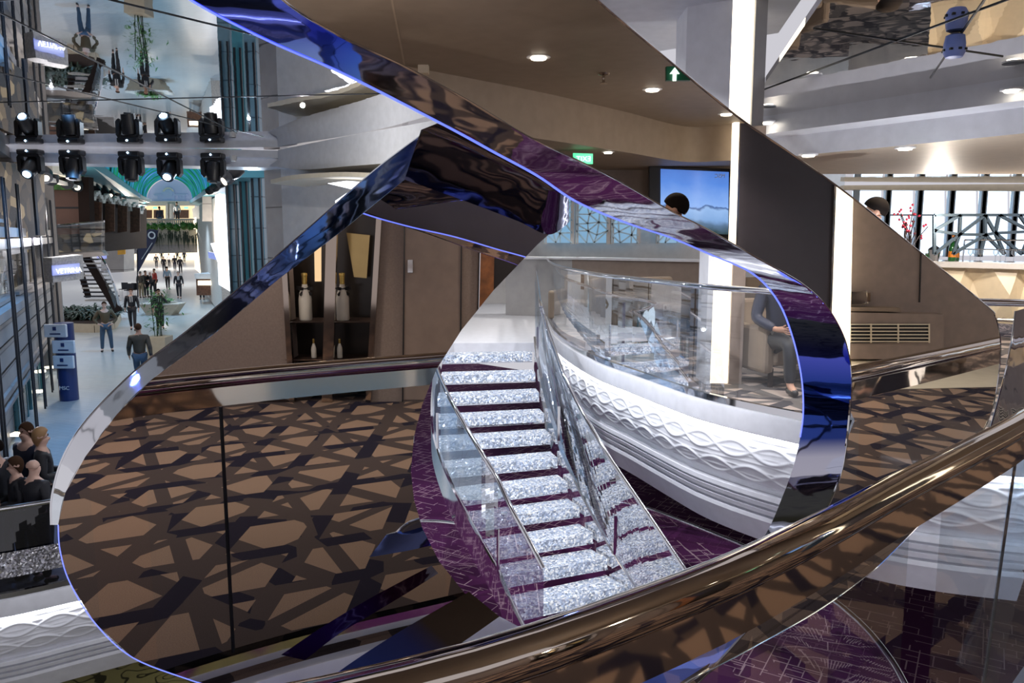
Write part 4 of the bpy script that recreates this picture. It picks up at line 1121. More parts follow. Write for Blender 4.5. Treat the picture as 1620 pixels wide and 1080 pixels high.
# cafe chairs, far left of the walkway
for i, (x, y) in enumerate([(196,468),(204,470),(212,469)]):
    c = PZ(x, y, ZP); e = empty('cafe_chair', c, 'small wire cafe chair by the foot of the open stair', 'chair', 'cafe chairs beside the open stair')
    MB().box(c+V((-.22,-.22,.44)), c+V((.22,.22,.48))).build('seat', 'dark_metal', e)
    MB().box(c+V((-.22,.2,.48)), c+V((.22,.23,.9))).build('backrest', 'dark_metal', e)
    for sx in (-1,1):
        for sy in (-1,1): MB().bar(c+V((sx*.19,sy*.19,.44)), c+V((sx*.21,sy*.21,0)), .03).build('leg', 'chrome', e)

# people on the promenade
W = lambda pose, coat, top, leg, hair, skin='skin', extra=(): (pose, coat, top, leg, hair, skin, extra)
PPL = [
 (170,556, 5, W('hips',0,'shirt_brown','jeans','hair_brown','skin_pale'), 1.78, 'person in brown shirt and jeans standing with hands in pockets', None),
 (211,522, 0, W('walk',1,'suit_black','suit_black','hair_brown','skin_pale',('tie',)), 1.80, 'person in black suit and pale tie walking beside the bright green bamboo', None),
 (254,520, 8, W('phone',1,'suit_black','suit_black','hair_dark','skin',('tie','phone')), 1.76, 'person in dark suit holding a phone behind the bamboo', None),
 (225,618, 180, W('walk',1,'vest_olive','jeans','hair_brown','skin',('sleeves',)), 1.80, 'person seen from behind in olive vest over dark sleeves', None),
 (284,472, 0, W('walk',1,'suit_black','suit_black','hair_grey','skin_pale',('tie',)), 1.76, 'grey-haired person in black suit walking alone down the promenade', None),
 (266,458, 180, W('walk',0,'shirt_blue','suit_black','hair_dark','skin'), 1.74, 'person in light blue shirt walking away', None),
 (224,471, 150, W('stand',1,'vest_olive','khaki','hair_grey','skin_pale'), 1.74, 'person in grey jacket and khaki trousers standing with the group by the banner', None),
 (232,470, 40, W('hold',1,'suit_black','suit_black','hair_dark','skin'), 1.76, 'person in black standing in the group by the banner', None),
 (240,470, -90, W('stand',1,'suit_black','suit_black','bald','skin_pale'), 1.70, 'bald person in black with red collar, right side of the group', None),
 (246,464, -60, W('stand',0,'shirt_red','suit_black','hair_dark','skin'), 1.74, 'person in a red top behind the group by the banner', None),
 (248,424, 0, W('walk',1,'suit_black','suit_black','hair_dark','skin'), 1.74, None, 'c'), (260,430, 10, W('stand',1,'suit_black','suit_black','hair_dark','skin'), 1.72, None, 'c'),
 (268,423, 180, W('walk',0,'shirt_white','suit_black','hair_dark','skin'), 1.76, 'person in a white shirt in the distant crowd', None), (277,428, 0, W('walk',1,'suit_black','suit_navy','hair_brown','skin'), 1.74, None, 'c'),
 (286,432, 180, W('stand',1,'suit_black','suit_black','hair_dark','skin'), 1.78, None, 'c'), (292,415, 0, W('walk',1,'suit_navy','suit_black','hair_dark','skin'), 1.72, None, 'c'),
 (256,412, 0, W('walk',1,'suit_black','suit_black','hair_dark','skin'), 1.72, None, 'c'), (281,412, 0, W('stand',1,'suit_black','suit_black','hair_brown','skin'), 1.75, None, 'c'),
]
for x, y, fc, look, h, lab, g in PPL:
    person(lab or 'dark-clothed person in the distant crowd under the bridge', PZ(x, y, ZP), fc+22, look, h, 'distant crowd under the bridge' if g else None)
c = P(254, 362, 59); person('person in dark blue seen from behind on the bridge', V((c.x, c.y, zat(364, 59))), 180, W('stand',1,'suit_navy','jeans','hair_dark','skin'), 1.74)
c = P(281, 348, 62); person('person in a pale shirt on the far gallery beyond the bridge', V((c.x, c.y, zat(354, 62))), 0, W('stand',0,'shirt_white','suit_black','hair_dark','skin'), 1.7)
for x, y, lab in ((320,470,'person behind the kiosk counter, left one'), (341,468,'person behind the kiosk counter, right one')):
    c = P(x, y, 50); person(lab, V((c.x, c.y, ZP)), 10, W('stand',1,'suit_navy','suit_black','hair_dark','skin'), 1.7)
# group at lower left
def hp(px, py, H): # foot point for a head-top pixel
    return PZ(px, py, ZP+H)
for px, py, H, fc, look, lab in [
 (50,724,1.54,160,W('hold',1,'suit_black','suit_black','bald','skin_pale'),'bald person in black jacket seen from behind, lower left group'),
 (62,676,1.70,120,W('hold',1,'suit_black','suit_black','hair_blonde','skin_pale',('long',)),'blonde person in dark cardigan, lower left group'),
 (41,668,1.68,-20,W('stand',0,'suit_navy','suit_black','hair_brown','skin_pale',('long',)),'brown-haired person behind the blonde one'),
 (24,722,1.50,-50,W('hold',1,'suit_black','suit_black','hair_brown','skin_pale',('glasses','long')),'person with glasses facing the bald person'),
 (-8,695,1.66,-90,W('hold',1,'suit_black','suit_black','hair_dark','skin_pale',()),'person in black at the left edge of the picture')]:
    c = hp(px, py, H); person(lab, V((c.x, c.y, ZP)), fc, look, H)
# ================================================================ lounge on the far side of the well
def lattice(b, x0, x1, y0, y1, Y, nx, ny, w, seed):
    random.seed(seed); g = {}
    for i in range(nx+1):
        for j in range(ny+1):
            jx = 0 if i in (0, nx) else random.uniform(-.35,.35); jy = 0 if j in (0, ny) else random.uniform(-.3,.3)
            g[i, j] = P(x0+(x1-x0)*(i+jx)/nx, y0+(y1-y0)*(j+jy)/ny, Y)
    for i in range(nx):
        for j in range(ny):
            b.bar(g[i, j], g[i+1, j], w, w); b.bar(g[i, j], g[i, j+1], w, w)
            if random.random() < .5: b.bar(g[i, j], g[i+1, j+1], w, w)
            else: b.bar(g[i+1, j], g[i, j+1], w, w)
    return b
tag(wallq('wall_back', P(700,400,18.2), P(1330,400,18.2), 0, 3.0, 'white_paint'), kind='structure')
for i, (x0, x1) in enumerate(((862,905), (912,962), (968,1010), (1040,1085))):
    w_ = tag(panel('window_%d' % (i+1), [(x0,306),(x1,306),(x1,384),(x0,384)], 17.9, 'dusk_window', None, .1), kind='structure')
    lattice(MB(), x0, x1, 306, 384, 17.6, 3, 5, .03, 11+i).build('lattice', 'lattice_pale', w_)
    b = MB(); 
    for x in (x0, x1): a, c = vert(x, 304, 386, 17.65); b.bar(a, c, .08)
    b.build('window_frame', 'white_paint', w_)
# round ring pendant lights over the lounge
for i, x in enumerate((905, 948)):
    c = P(x, 302, 15); e = empty('ring_pendant', c, 'warm glowing ring light hanging over the lounge, %s one' % ('left' if i == 0 else 'right'), 'lamp')
    MB().tube([c+V((.28*math.cos(k*PI/12), .28*math.sin(k*PI/12), 0)) for k in range(25)], .03, 8).build('ring', 'gold_lit', e, True)
    MB().bar(c, c+V((0,0,.5)), .01).build('cord', 'dark_metal', e)
# low partition walls
pw = empty('partition_wall', P(960, 440, 14.2), 'low beige partition wall behind the lounge balustrade', 'partition')
wallq('wall', P(800,430,15.6), P(905,430,15.2), 0, 1.12, 'grey_paint', pw, .3)
wallq('wall', P(905,430,15.2), P(1105,430,13.8), 0, 1.12, 'brown_satin', pw, .3)
wallq('coping', P(800,430,15.55), P(905,430,15.15), 1.12, 1.16, 'white_lacquer', pw, .4)
wallq('coping', P(905,430,15.15), P(1105,430,13.75), 1.12, 1.16, 'white_lacquer', pw, .4)
def armchair(loc, rz, label, group=None, M=None):
    e = empty('armchair', loc, label, 'chair', group); e.rotation_euler = (0,0,rz)
    def pt(name, b, mat, bv=.03): o = b.build(name, mat, None, bevel=bv); o.parent = e; return o
    pt('seat', MB().box((-.34,-.32,.22), (.34,.30,.46)), 'sofa_fabric', .05)
    pt('backrest', MB().slab([V((-.40,.28,.2)), V((.40,.28,.2)), V((.40,.40,.88)), V((-.40,.40,.88))], (0,.12,0)), 'sofa_fabric', .04)
    for s in (-1, 1): pt('armrest', MB().box((s*.38-.06,-.34,.15), (s*.38+.06,.36,.64)), 'sofa_fabric', .04)
    for sx in (-1, 1):
        for sy in (-1, 1): pt('leg', MB().bar((sx*.32, sy*.28, .2), (sx*.33, sy*.29, 0), .04), 'dark_wood', 0)
    return e
def low_table(loc, label, group=None):
    e = empty('side_table', loc, label, 'table', group)
    for nm, pr, m in (('table_top', [(.30,.50),(.30,.53)], 'walnut'), ('pedestal', [(.03,.02),(.03,.5)], 'chrome'), ('base', [(.2,0),(.19,.02)], 'chrome')):
        o = MB().lathe((0,0,0), pr, 24).build(nm, m, None, True); o.parent = e
for x, y, Y, rz, lab in [(1050,425,13.0,.3,'tan tub armchair behind the balustrade, nearest the ribbon'), (915,410,13.6,-.4,'tan tub armchair at the left end of the lounge'), (1010,396,16.4,2.9,'tan armchair before the lattice windows, left of two'), (1075,396,16.6,3.3,'tan armchair before the lattice windows, right of two'), (985,420,12.8,1.2,'tan tub armchair in the middle of the lounge')]:
    p = P(x, y, Y); armchair(V((p.x, p.y, 0)), rz, lab)
p = P(960,430,13.0); low_table(V((p.x,p.y,0)), 'small round lounge table between the tub armchairs')
# lit column
col = empty('lit_column', V((P(1150,500,8.3).x, 8.3, 0)), 'square column with a tall glowing light strip beside the lounge glass', 'column')
cx = P(1118,500,8.3).x; wpx = 8.3/F
MB().box((cx, 8.3, 0), (cx+.06, 8.7, 3.3)).build('side_face', 'white_lacquer', col)
MB().box((cx+.06, 8.34, 0), (cx+.26, 8.7, 3.3)).build('light_strip', 'lamp_strip', col)
MB().box((cx+.26, 8.3, 0), (cx+.40, 8.7, 3.3)).build('brown_face', 'brown_satin', col)
up2 = empty('lit_column', V((P(1170,100,6.2).x, 6.2, 0)), 'white column with vertical light strip under the mirrored ceiling', 'column')
x0 = P(1085,100,6.4).x; z0 = zat(200, 6.2)
MB().slab([V((x0,6.4,z0)), V((x0+.30,6.2,z0)), V((x0+.30,6.2,3.4)), V((x0,6.4,3.4))], (0,.4,0)).build('side_face', 'white_lacquer', up2)
MB().box((x0+.31, 6.22, z0), (x0+.47, 6.5, 3.4)).build('light_strip', 'lamp_strip', up2)
MB().box((x0+.47, 6.18, z0), (x0+.56, 6.5, 3.4)).build('grey_face', 'grey_paint', up2)
MB().box((x0+.30, 6.16, z0-.12), (x0+.58, 6.52, z0)).build('foot_block', 'chrome', up2)
# white ceilings over the lounge
floor_poly2 = lambda name, pts, z, mat, th=.05: tag(MB().slab([V((p[0], p[1], z)) for p in pts], (0,0,th)).build(name, mat), kind='structure')
floor_poly2('ceiling', [(.05,2.2),(1.6,2.6),(2.35,7.2),(.6,8.5),(-.2,8)], 3.36, 'white_lacquer')
floor_poly2('ceiling', [(-.6,11.2),(2.2,8.8),(2.4,18.4),(-3,18.4)], 2.75, 'white_paint')

# ================================================================ bar area at right
e1 = spline([PZ(1170,189,2.75), PZ(1230,181,2.75), PZ(1320,167,2.75), PZ(1440,149,2.75), PZ(1620,121,2.75), PZ(1760,98,2.75)], 30)
tag(MB().slab([V((p.x,p.y,2.75)) for p in e1]+[V((4.2,2.6,2.75)), V((1.9,2.5,2.75)), V((1.45,3.6,2.75))], (0,0,.04)).build('ceiling', 'mirror_ceiling_warm'), kind='structure')
b = MB()
for q in (((1.7,4.6),(3.2,5.3)), ((2.0,3.2),(3.1,6.0)), ((2.6,3.2),(2.0,6.6))): b.bar(V((*q[0],2.747)), V((*q[1],2.747)), .01, .005)
tag(b.build('trim_2', 'dark_metal'), kind='structure')
sf = empty('stepped_soffit', e1[15], 'white stepped soffit band along the edge of the right-hand mirrored ceiling', 'soffit')
b = MB(); 
b.strip(e1, [up(p, -.17) for p in e1]); o1 = [up(p, -.17) for p in e1]; o2 = [p+V((.1,.5,0)) for p in o1]; o3 = [up(p, -.20) for p in o2]; o4 = [p+V((2,7,0)) for p in o3]
b.strip(o1, o2); b.build('upper_band', 'white_lacquer', sf, True)
MB().strip(o2, o3).build('lower_band', 'white_lacquer', sf, True)
farr = lambda p, Y, dz: V((p.x*Y/p.y, Y, p.z+dz))
tag(MB().strip(o3, [farr(p, 10.4, 0) for p in o3]).build('ceiling', 'tan_ceiling'), kind='structure')
tag(MB().strip([farr(p, 10.4, .0) for p in o3], [farr(p, 16.2, .25) for p in o3]).build('ceiling', 'mirror_ceiling_warm'), kind='structure')
def downlight(p, label, group, M=None, power=0, to=None, n=V((0,0,-1)), s=.06):
    q = M(p) if M else V(p); e = empty('downlight', q, label, 'downlight', group)
    MB().lathe(q+V((0,0,.01)), [(s*1.5,0),(s*1.5,-.014),(s*1.1,-.016)], 20).build('trim_ring', 'white_lacquer', e, True)
    MB().lathe(q, [(s,-.008),(s*.9,-.018)], 20).build('lens', 'lamp_white', e, True)
    if power: spot('downlight_lamp', q+V((0,0,-.05)), q+V((0,0,-3)), power, (1,.86,.68), 120, .7, .04)
for x, y, z in ((1214,193,2.575),(1600,141,2.575)): pass
for i, (x, y) in enumerate(((1214,193),(1600,142))):
    p = P(x, y, e1[6 if i == 0 else 24].y-.02); downlight(p, 'small round downlight set in the white soffit, %s one' % ('left' if i == 0 else 'right'), None, None, 14, s=.05)
for x, y in ((1279,245),(1432,234)): downlight(PZ(x, y, 2.37), 'small downlight in the tan ceiling above the bar', 'downlights in the tan bar ceiling', None, 30, s=.06)
# daylight windows behind the bar
tag(wallq('wall_bar', P(1330,400,16.8), P(1720,400,16.8), 0, 1.0, 'white_paint'), kind='structure')
for i in range(6):
    x0 = 1352+i*50; x1 = x0+42
    w_ = tag(panel('window_%d' % (i+5), [(x0,302),(x1,302),(x1,404),(x0,404)], 16.6, 'daylight', None, .1), kind='structure')
    b = MB()
    for x in (x0-3, x1+3): a, c = vert(x, 296, 406, 16.4); b.bar(a, c, .10)
    a, c = P(x0-3,340,16.4), P(x1+3,340,16.4); b.bar(a, c, .03); b.build('window_frame', 'window_frame', w_)
tag(panel('trim_3', [(1335,293),(1720,290),(1720,303),(1335,300)], 16.3, 'cream_paint', None, .2), kind='structure')
ls = empty('lattice_screen', P(1560, 400, 12.8), 'metal lattice screen of irregular triangles standing on the back bar', 'screen')
lattice(MB(), 1478, 1660, 340, 402, 12.8, 5, 2, .045, 21).build('lattice', 'lattice_metal', ls)
fl = empty('flower_arrangement', P(1440, 396, 12.2), 'dark twiggy arrangement with small red blossoms on the bar', 'flowers')
random.seed(4); b = MB(); c0 = P(1440, 398, 12.2); f2 = MB()
for k in range(12):
    a = c0+V((random.uniform(-.25,.25), random.uniform(-.1,.1), random.uniform(.3,.65))); b.tube([c0, c0.lerp(a, .5)+V((random.uniform(-.06,.06),0,.03)), a], .008, 5)
    for _ in range(3): f2.ball(a+V((random.gauss(0,.05), random.gauss(0,.03), random.gauss(0,.05))), .022, 6)
b.build('twigs', 'twig', fl); f2.build('blossoms', 'flower_red', fl, True)
MB().lathe(c0+V((0,0,-.10)), [(.05,0),(.07,.05),(.04,.12)], 14).build('vase', 'chrome', fl, True)
bar = empty('bar_counter', P(1560, 470, 12.2), 'cream bar counter with faceted lit front and pale polished top', 'bar')
def barY(x): return 12.9-(x-1450)*.006
bt_ = [P(x, 400, barY(x)) for x in (1440,1500,1560,1640,1720)]
zt = 1.17
MB().slab([V((p.x,p.y,zt)) for p in bt_]+[V((p.x+.1,p.y+1.0,zt)) for p in reversed(bt_)], (0,0,-.10)).build('bar_top', 'bar_top', bar, bevel=.01)
b = MB()
for i in range(7):
    xa, xb = 1446+i*42, 1446+(i+1)*42; pa, pb = P(xa,400,barY(xa)+.12), P(xb,400,barY(xb)+.12); o_ = 0 if i % 2 else -.16
    m_ = (pa+pb)/2+V((0,-.16,0))
    z2, z1 = zt-.10, .22
    va = V((pa.x,pa.y,z2)); vb = V((pb.x,pb.y,z2)); vc = V((pb.x,pb.y,z1)); vd = V((pa.x,pa.y,z1)); vm = V((m_.x,m_.y+(.0 if i % 2 else .3), z1+.45*(1 if i % 2 else 1.4)))
    b.add([va, vb, vc, vd, vm], [(0,1,4),(1,2,4),(2,3,4),(3,0,4)])
b.build('faceted_front', 'bar_cream', bar)
MB().slab([V((p.x,p.y+.3,.22)) for p in bt_]+[V((p.x,p.y+.6,.22)) for p in reversed(bt_)], (0,0,-.22)).build('plinth', 'ribbon_mirror', bar)
MB().tube([V((p.x,p.y-.12,.30)) for p in bt_], .03, 10).build('foot_rail', 'chrome', bar, True)
def bottle(c, h, body, label, cat='bottle', foil='gold_foil', band=None, M=None, lab=None, group=None, bow=False):
    q = M(c) if M else V(c); e = empty('bottle', q, label, cat, group); r = h*.135
    MB().lathe(q, [(r*.9,0),(r,h*.03),(r,h*.45),(r*.82,h*.58),(r*.42,h*.72),(r*.36,h*.82)], 20).build('glass_body', body, e, True)
    MB().lathe(q, [(r*.40,h*.74),(r*.40,h*.93),(r*.48,h*.94),(r*.46,h*.99),(r*.2,h)], 16).build('foil_cap', foil, e, True)
    if band: MB().lathe(q, [(r*1.02,h*.14),(r*1.02,h*.36)], 20).build('label', band, e, True)
    if bow:
        dirn = (V((0,0,0))); b = MB().lathe(q, [(r*.62,h*.64),(r*.62,h*.68)], 16)
        for s in (-1, 1):
            for ax in (V((1,0,0)), V((0,1,0))): b.bar(q+V((0,0,h*.65)), q+ax*s*r*1.5+V((0,0,h*.68)), .02, .03); b.bar(q+V((0,0,h*.64)), q+ax*s*r*1.2+V((0,0,h*.54)), .015, .025)
        b.build('bow', 'black_plastic', e)
    return e
p = P(1506, 408, 12.85); bottle(V((p.x,p.y-.0,zt)), .44, 'bottle_green', 'dark green champagne bottle with orange label on the bar, taller one', foil='label_orange', band='label_orange')
p = P(1518, 408, 12.95); bottle(V((p.x,p.y+.1,zt)), .36, 'bottle_green', 'shorter green bottle right beside the champagne bottle', foil='gold_foil', band='label_orange')
for i in range(3):
    p = P(1449+i*9, 402, 13.2); q = V((p.x,p.y,zt)); e = empty('jar', q, 'small green glass jar in the row at the left end of the bar', 'jar', 'green jars on the bar')
    MB().lathe(q, [(.035,0),(.037,.09),(.028,.10)], 14).build('glass_body', 'green_jar', e, True); MB().lathe(q, [(.032,.10),(.032,.12)], 14).build('lid', 'white_paint', e, True)
p = P(1478, 404, 13.0); q = V((p.x,p.y,zt)); e = empty('ice_bucket', q, 'small chrome ice bucket on the bar beside the champagne', 'bucket'); MB().lathe(q, [(.07,0),(.10,.17),(.105,.18)], 20).build('bucket', 'chrome', e, True); MB().lathe(q, [(.10,.18),(.09,.2),(.02,.25)], 20).build('lid', 'black_plastic', e, True)
for i, x in enumerate((1535,1543,1551,1575,1583,1591,1604)):
    p = P(x, 404, barY(x)+.4); q = V((p.x,p.y,zt)); e = empty('wine_glass', q, 'clear stemmed glass standing on the bar top', 'glass', 'glasses on the bar')
    MB().lathe(q, [(.035,0),(.006,.01),(.006,.09)], 14).build('stem', 'glass_strong', e, True); MB().lathe(q, [(.008,.09),(.036,.12),(.040,.16),(.034,.2)], 14).build('bowl', 'glass_strong', e, True)
gr = empty('glass_rack', P(1570, 404, 12.6), 'chrome framed glass rack over the bar top', 'rack')
b = MB(); za = zt; zb = zt+.34
for x in (1524, 1628):
    p = P(x, 404, barY(x)+.5); b.tube([V((p.x,p.y,za)), V((p.x,p.y,zb))], .012, 8)
p, q = P(1524,404,barY(1524)+.5), P(1628,404,barY(1628)+.5)
b.tube([V((p.x,p.y,zb)), V((q.x,q.y,zb))], .012, 8); b.tube([V((p.x,p.y,zb-.15)), V((q.x,q.y,zb-.15))], .010, 8); b.build('frame', 'chrome', gr, True)
# smoke-sensor lamp seen in the mirror ceiling
q = PZ(1450, 520, .0); q = V((2.35,4.45,2.62)); e = empty('ceiling_sensor', q, 'blue-lit round slotted sensor hanging under the right mirrored ceiling', 'sensor')
q = PZ(1511, 62, 3.4); q = V((q.x*.62, q.y*.62, 2.66))
e.location = q; MB().lathe(q, [(.03,.085),(.05,.075),(.058,.03),(.058,-.02),(.045,-.045),(.02,-.05)], 24).build('body', 'smoke_blue', e, True)
for k in range(8):
    a = k*PI/4; MB().box(q+V((math.cos(a)*.058-.008, math.sin(a)*.058-.008, -.012)), q+V((math.cos(a)*.058+.008, math.sin(a)*.058+.008, .0))).build('slot', 'dark_metal', e)
# people of the lounge
p = P(1386, 330, 7.3); person('dark-haired person standing behind the right edge of the mirror sculpture', V((p.x,p.y,0)), -125, W('stand',1,'suit_black','suit_black','hair_dark','skin'), 1.93)
for px, Y, rz, lab in ((1310,8.6,2.6,'person in dark jacket sitting in a grey armchair, seen in the right mirrored ceiling'),(1235,8.2,.5,'second person in dark clothes sitting near the lit column')):
    x = (px-810)/F*Y; person(lab, V((x,Y,0)), math.degrees(rz)*.3, W('sit',1,'suit_navy','suit_black','hair_dark','skin'), 1.8)
for i, (px, Y, rz) in enumerate(((1310,9.0,.1),(1235,8.6,.3),(1290,11.5,3.3),(1400,10.5,2.4),(1230,13,.2),(1450,9.2,1.4))):
    x = (px-810)/F*Y; armchair(V((x, Y-.1 if i > 1 else Y-.1, 0)), rz, 'tan armchair of the right lounge, seen only in the mirrored ceiling', 'armchairs of the right lounge')
# sliver of a further mirrored ribbon and blue glass at the right edge
rb = empty('mirror_sculpture', P(1600, 640, 3.1), 'narrow blue mirrored ribbon piece at the right edge, above the handrail', 'sculpture')
A = spline([P(1606,492,3.3), P(1600,540,3.25), P(1590,590,3.2), P(1576,645,3.1), P(1560,700,3.0)], 20); B = spline([P(1650,480,3.5), P(1645,540,3.45), P(1640,590,3.4), P(1630,650,3.3), P(1615,715,3.2)], 20)
MB().strip(A, B).build('ribbon', 'ribbon_mirror', rb, True); MB().tube(A, .003, 6).build('polished_rim', 'chrome', rb, True)
gp = empty('blue_glass_panel', P(1590, 1000, 2.1), 'tall blue-tinted glass panel with polished edge at lower right', 'glass panel')
a, c, d, f_ = P(1609,712,2.28), P(1556,1085,2.02), P(1700,1120,2.0), P(1720,690,2.3)
MB().slab([a, c, d, f_], (0,.012,0)).build('pane', 'glass_blue', gp); MB().tube([a, c], .004, 6).build('polished_edge', 'dark_metal', gp, True)

# ================================================================ what the left mirror shows (the deck behind and right of the camera)
r_ = ML.re
def mp(name, px4, Y, mat, parent=None, th=.12, M=r_, **kw):
    Y4 = Y if isinstance(Y, (list, tuple)) else [Y]*len(px4)
    pts = [P(x, y, Yk) for (x, y), Yk in zip(px4, Y4)]
    return MB().slab(pts, V((0,th,0))).build(name, mat, parent, M=M, **kw)
YW = 7.4
def zpx(z, Y):                               # image row of height z at depth Y
    return 540-F*math.tan(math.atan((z-EYE)/Y)+TH)
yb = zpx(0, YW); yt = zpx(2.22, YW)
tag(mp('wall_rear', [(40,yt),(440,yt),(462,yb),(40,yb)], YW, 'brown_fabric', th=.3), kind='structure')
tag(mp('wall_rear', [(606,yt),(760,yt),(752,yb),(580,yb)], YW, 'brown_fabric', th=.3), kind='structure')
tag(mp('wall_rear', [(780,yt),(872,yt),(868,yb),(775,yb)], YW, 'dark_niche', th=.3), kind='structure')
tag(mp('trim_4', [(764,yt),(784,yt),(778,yb),(754,yb)], YW-.05, 'orange_wood', th=.3), kind='structure')
sv = r_(P(520, 600, YW)); nic = empty('display_niche', V((sv.x, sv.y, 0)), 'dark recessed display niche with champagne bottles in the brown wall', 'display')
mp('back_panel', [(430,yt),(615,yt),(600,yb),(450,yb)], YW+.42, 'dark_niche', nic)
for y in (509, 569, 608): 
    z = zat(y, YW+.1); MB().box(P(452,y,YW+.02)-V((0,0,.012)), V((P(592,y,YW+.02).x, YW+.40, z+.012))).build('shelf', 'dark_wood', nic, M=r_)
    MB().bar(P(452,y,YW), P(592,y,YW), .006).build('shelf_edge', 'chrome_bronze', nic, M=r_)
for xa, xb in ((442,463),(605,583)):
    MB().bar(P(xa,yt,YW-.02), P(xb,yb,YW-.02), .05, .06, V((0,1,0))).build('side_frame', 'chrome_bronze', nic, M=r_)
MB().bar(P(528,yt,YW-.02), P(518,yb,YW-.02), .10, .05, V((0,1,0))).build('centre_post', 'chrome_bronze', nic, M=r_)
mp('gold_pennant', [(497,385),(508,385),(508,445),(498,445)], YW+.2, 'gold_lit', nic, .01)
mp('gold_pennant', [(548,368),(585,372),(580,440),(560,438)], YW+.3, 'gold_glass', nic, .01)
for x, y, h, lab, kw in ((484,509,.46,'white champagne bottle with black bow in the left bay of the display niche',dict(bow=True)), (543,509,.46,'white champagne bottle with black bow in the right bay of the display niche',dict(bow=True)), (497,569,.19,'small pale champagne bottle on the lower shelf, left bay',{}), (538,569,.19,'small pale champagne bottle on the lower shelf, right bay',{})):
    z = zat(y, YW+.1)+.012; p = P(x, y, YW+.15); bottle(V((p.x,p.y,z)), h, 'bottle_white', lab, foil='gold_foil', M=r_, **kw)
dr = tag(mp('door_1', [(640,yt),(732,yt),(728,yb-3),(638,yb-3)], YW-.015, 'brown_satin', th=.02), kind='structure')
mp('door_handle', [(645,411),(653,411),(653,431),(645,431)], YW-.03, 'chrome', dr, .015)
b = MB()
for xa, xb in ((641,637),(731,728)): b.bar(P(xa,yt,YW-.02), P(xb,yb,YW-.02), .012, .01, V((0,1,0)))
b.build('door_gap', 'black_plastic', dr, M=r_)
tag(mp('baseboard_rear', [(40,yb-7),(440,yb-7),(462,yb),(40,yb)], YW-.03, 'dark_wood', th=.02), kind='structure')

# ================================================================ what the right mirror shows (the deck to the right of the camera)
q_ = MR.re
vw = lambda name, px4, Y, mat, parent=None, th=.12, **kw: mp(name, px4, Y, mat, parent, th, q_, **kw)
Y2 = 10.0; yb2 = zpx(0, Y2); yt2 = zpx(2.9, Y2)
tag(vw('wall_side', [(1338,yt2),(1900,yt2),(1900,yb2),(1338,yb2)], Y2, 'brown_satin', th=.3), kind='structure')
tag(vw('trim_5', [(1460,300),(1461.5,300),(1456,478),(1454.5,478)], Y2-.02, 'black_plastic', th=.02), kind='structure')
vt = q_(P(1400, yb2, Y2)); vn = empty('vent_unit', V((vt.x, vt.y, 0)), 'low brown wall cabinet with a long black ventilation grille', 'vent')
vw('cabinet', [(1338,494),(1494,497),(1492,yb2),(1338,yb2)], Y2-.22, 'brown_satin', vn, .22)
vw('cabinet_top', [(1338,486),(1424,487),(1426,493),(1338,492)], Y2-.20, 'sofa_fabric', vn, .2)
vw('opening', [(1345,512),(1470,512),(1470,541),(1345,543)], Y2-.235, 'grille_black', vn, .01)
b = MB()
for k in range(6): b.bar(P(1345,513+k*5.4,Y2-.25), P(1470,513+k*5.4,Y2-.25), .012)
for x in (1345,1378,1421,1470): b.bar(P(x,512,Y2-.25), P(x,542,Y2-.25), .014)
b.build('grille', 'cream_paint', vn, M=q_)
bx = q_(P(1362,480,Y2-.1)); e = empty('wall_box', bx, 'small pale metal box on the brown wall above the vent', 'box')
vw('housing', [(1340,461),(1372,459),(1374,481),(1340,484)], Y2-.14, 'chrome', e, .12, bevel=.01); vw('side_clip', [(1372,463),(1377,463),(1377,477),(1372,477)], Y2-.14, 'chrome_bronze', e, .1)
cl = q_(P(1337,yb2,9.7)); e = empty('lit_column', V((cl.x,cl.y,0)), 'cream lit column beside the tall dark panel, reflected in the mirror', 'column')
vw('light_face', [(1326,zpx(2.9,9.7)),(1352,zpx(2.9,9.7)),(1344,zpx(0,9.7)),(1300,zpx(0,9.7))], 9.7, 'lamp_strip', e, .3)
cl = q_(P(1240,yb2,9.5)); e = empty('dark_panel', V((cl.x,cl.y,0)), 'tall smooth near-black panel between two light strips', 'panel')
vw('panel_face', [(1172,zpx(2.9,9.5)),(1328,zpx(2.9,9.5)),(1310,zpx(0,9.5)),(1163,zpx(0,9.5))], 9.5, 'dark_panel', e, .3)
vw('side_trim', [(1324,zpx(2.9,9.45)),(1327,zpx(2.9,9.45)),(1313,zpx(0,9.45)),(1310,zpx(0,9.45))], 9.45, 'chrome_bronze', e, .03)
cl = q_(P(1160,yb2,9.4)); e = empty('light_strip', V((cl.x,cl.y,0)), 'slim vertical light strip between the television and the dark panel', 'light')
vw('diffuser', [(1162,zpx(2.9,9.4)),(1170,zpx(2.9,9.4)),(1158,zpx(0,9.4)),(1150,zpx(0,9.4))], 9.4, 'lamp_strip', e, .1)
tag(vw('wall_side', [(800,zpx(2.6,11)),(1165,zpx(2.6,11)),(1165,zpx(0,11)),(800,zpx(0,11))], 11, 'brown_satin', th=.3), kind='structure')
tv = q_(P(1095,365,10.4)); e = empty('television', tv, 'wall-mounted television showing a blue sea picture, beside the light strip', 'television')
vw('frame', [(1027,262),(1160,267),(1158,384),(1027,378)], 10.4, 'black_plastic', e, .08, bevel=.01)
b = MB(); pts = [P(x, y, 10.38) for x, y in ((1045,364),(1152,371),(1153,272),(1045,267))]
b.add(pts, [(0,1,2,3)], 0, [[(0,0),(1,0),(1,1),(0,1)]]); b.build('screen', 'tv_picture', e, M=q_)
o_ = P(1147,281,10.37); text('lettering', 'MSC', .07, 'totem_white', e, o_, (-1,0,0), (0,0,1), M=q_, depth=.002)
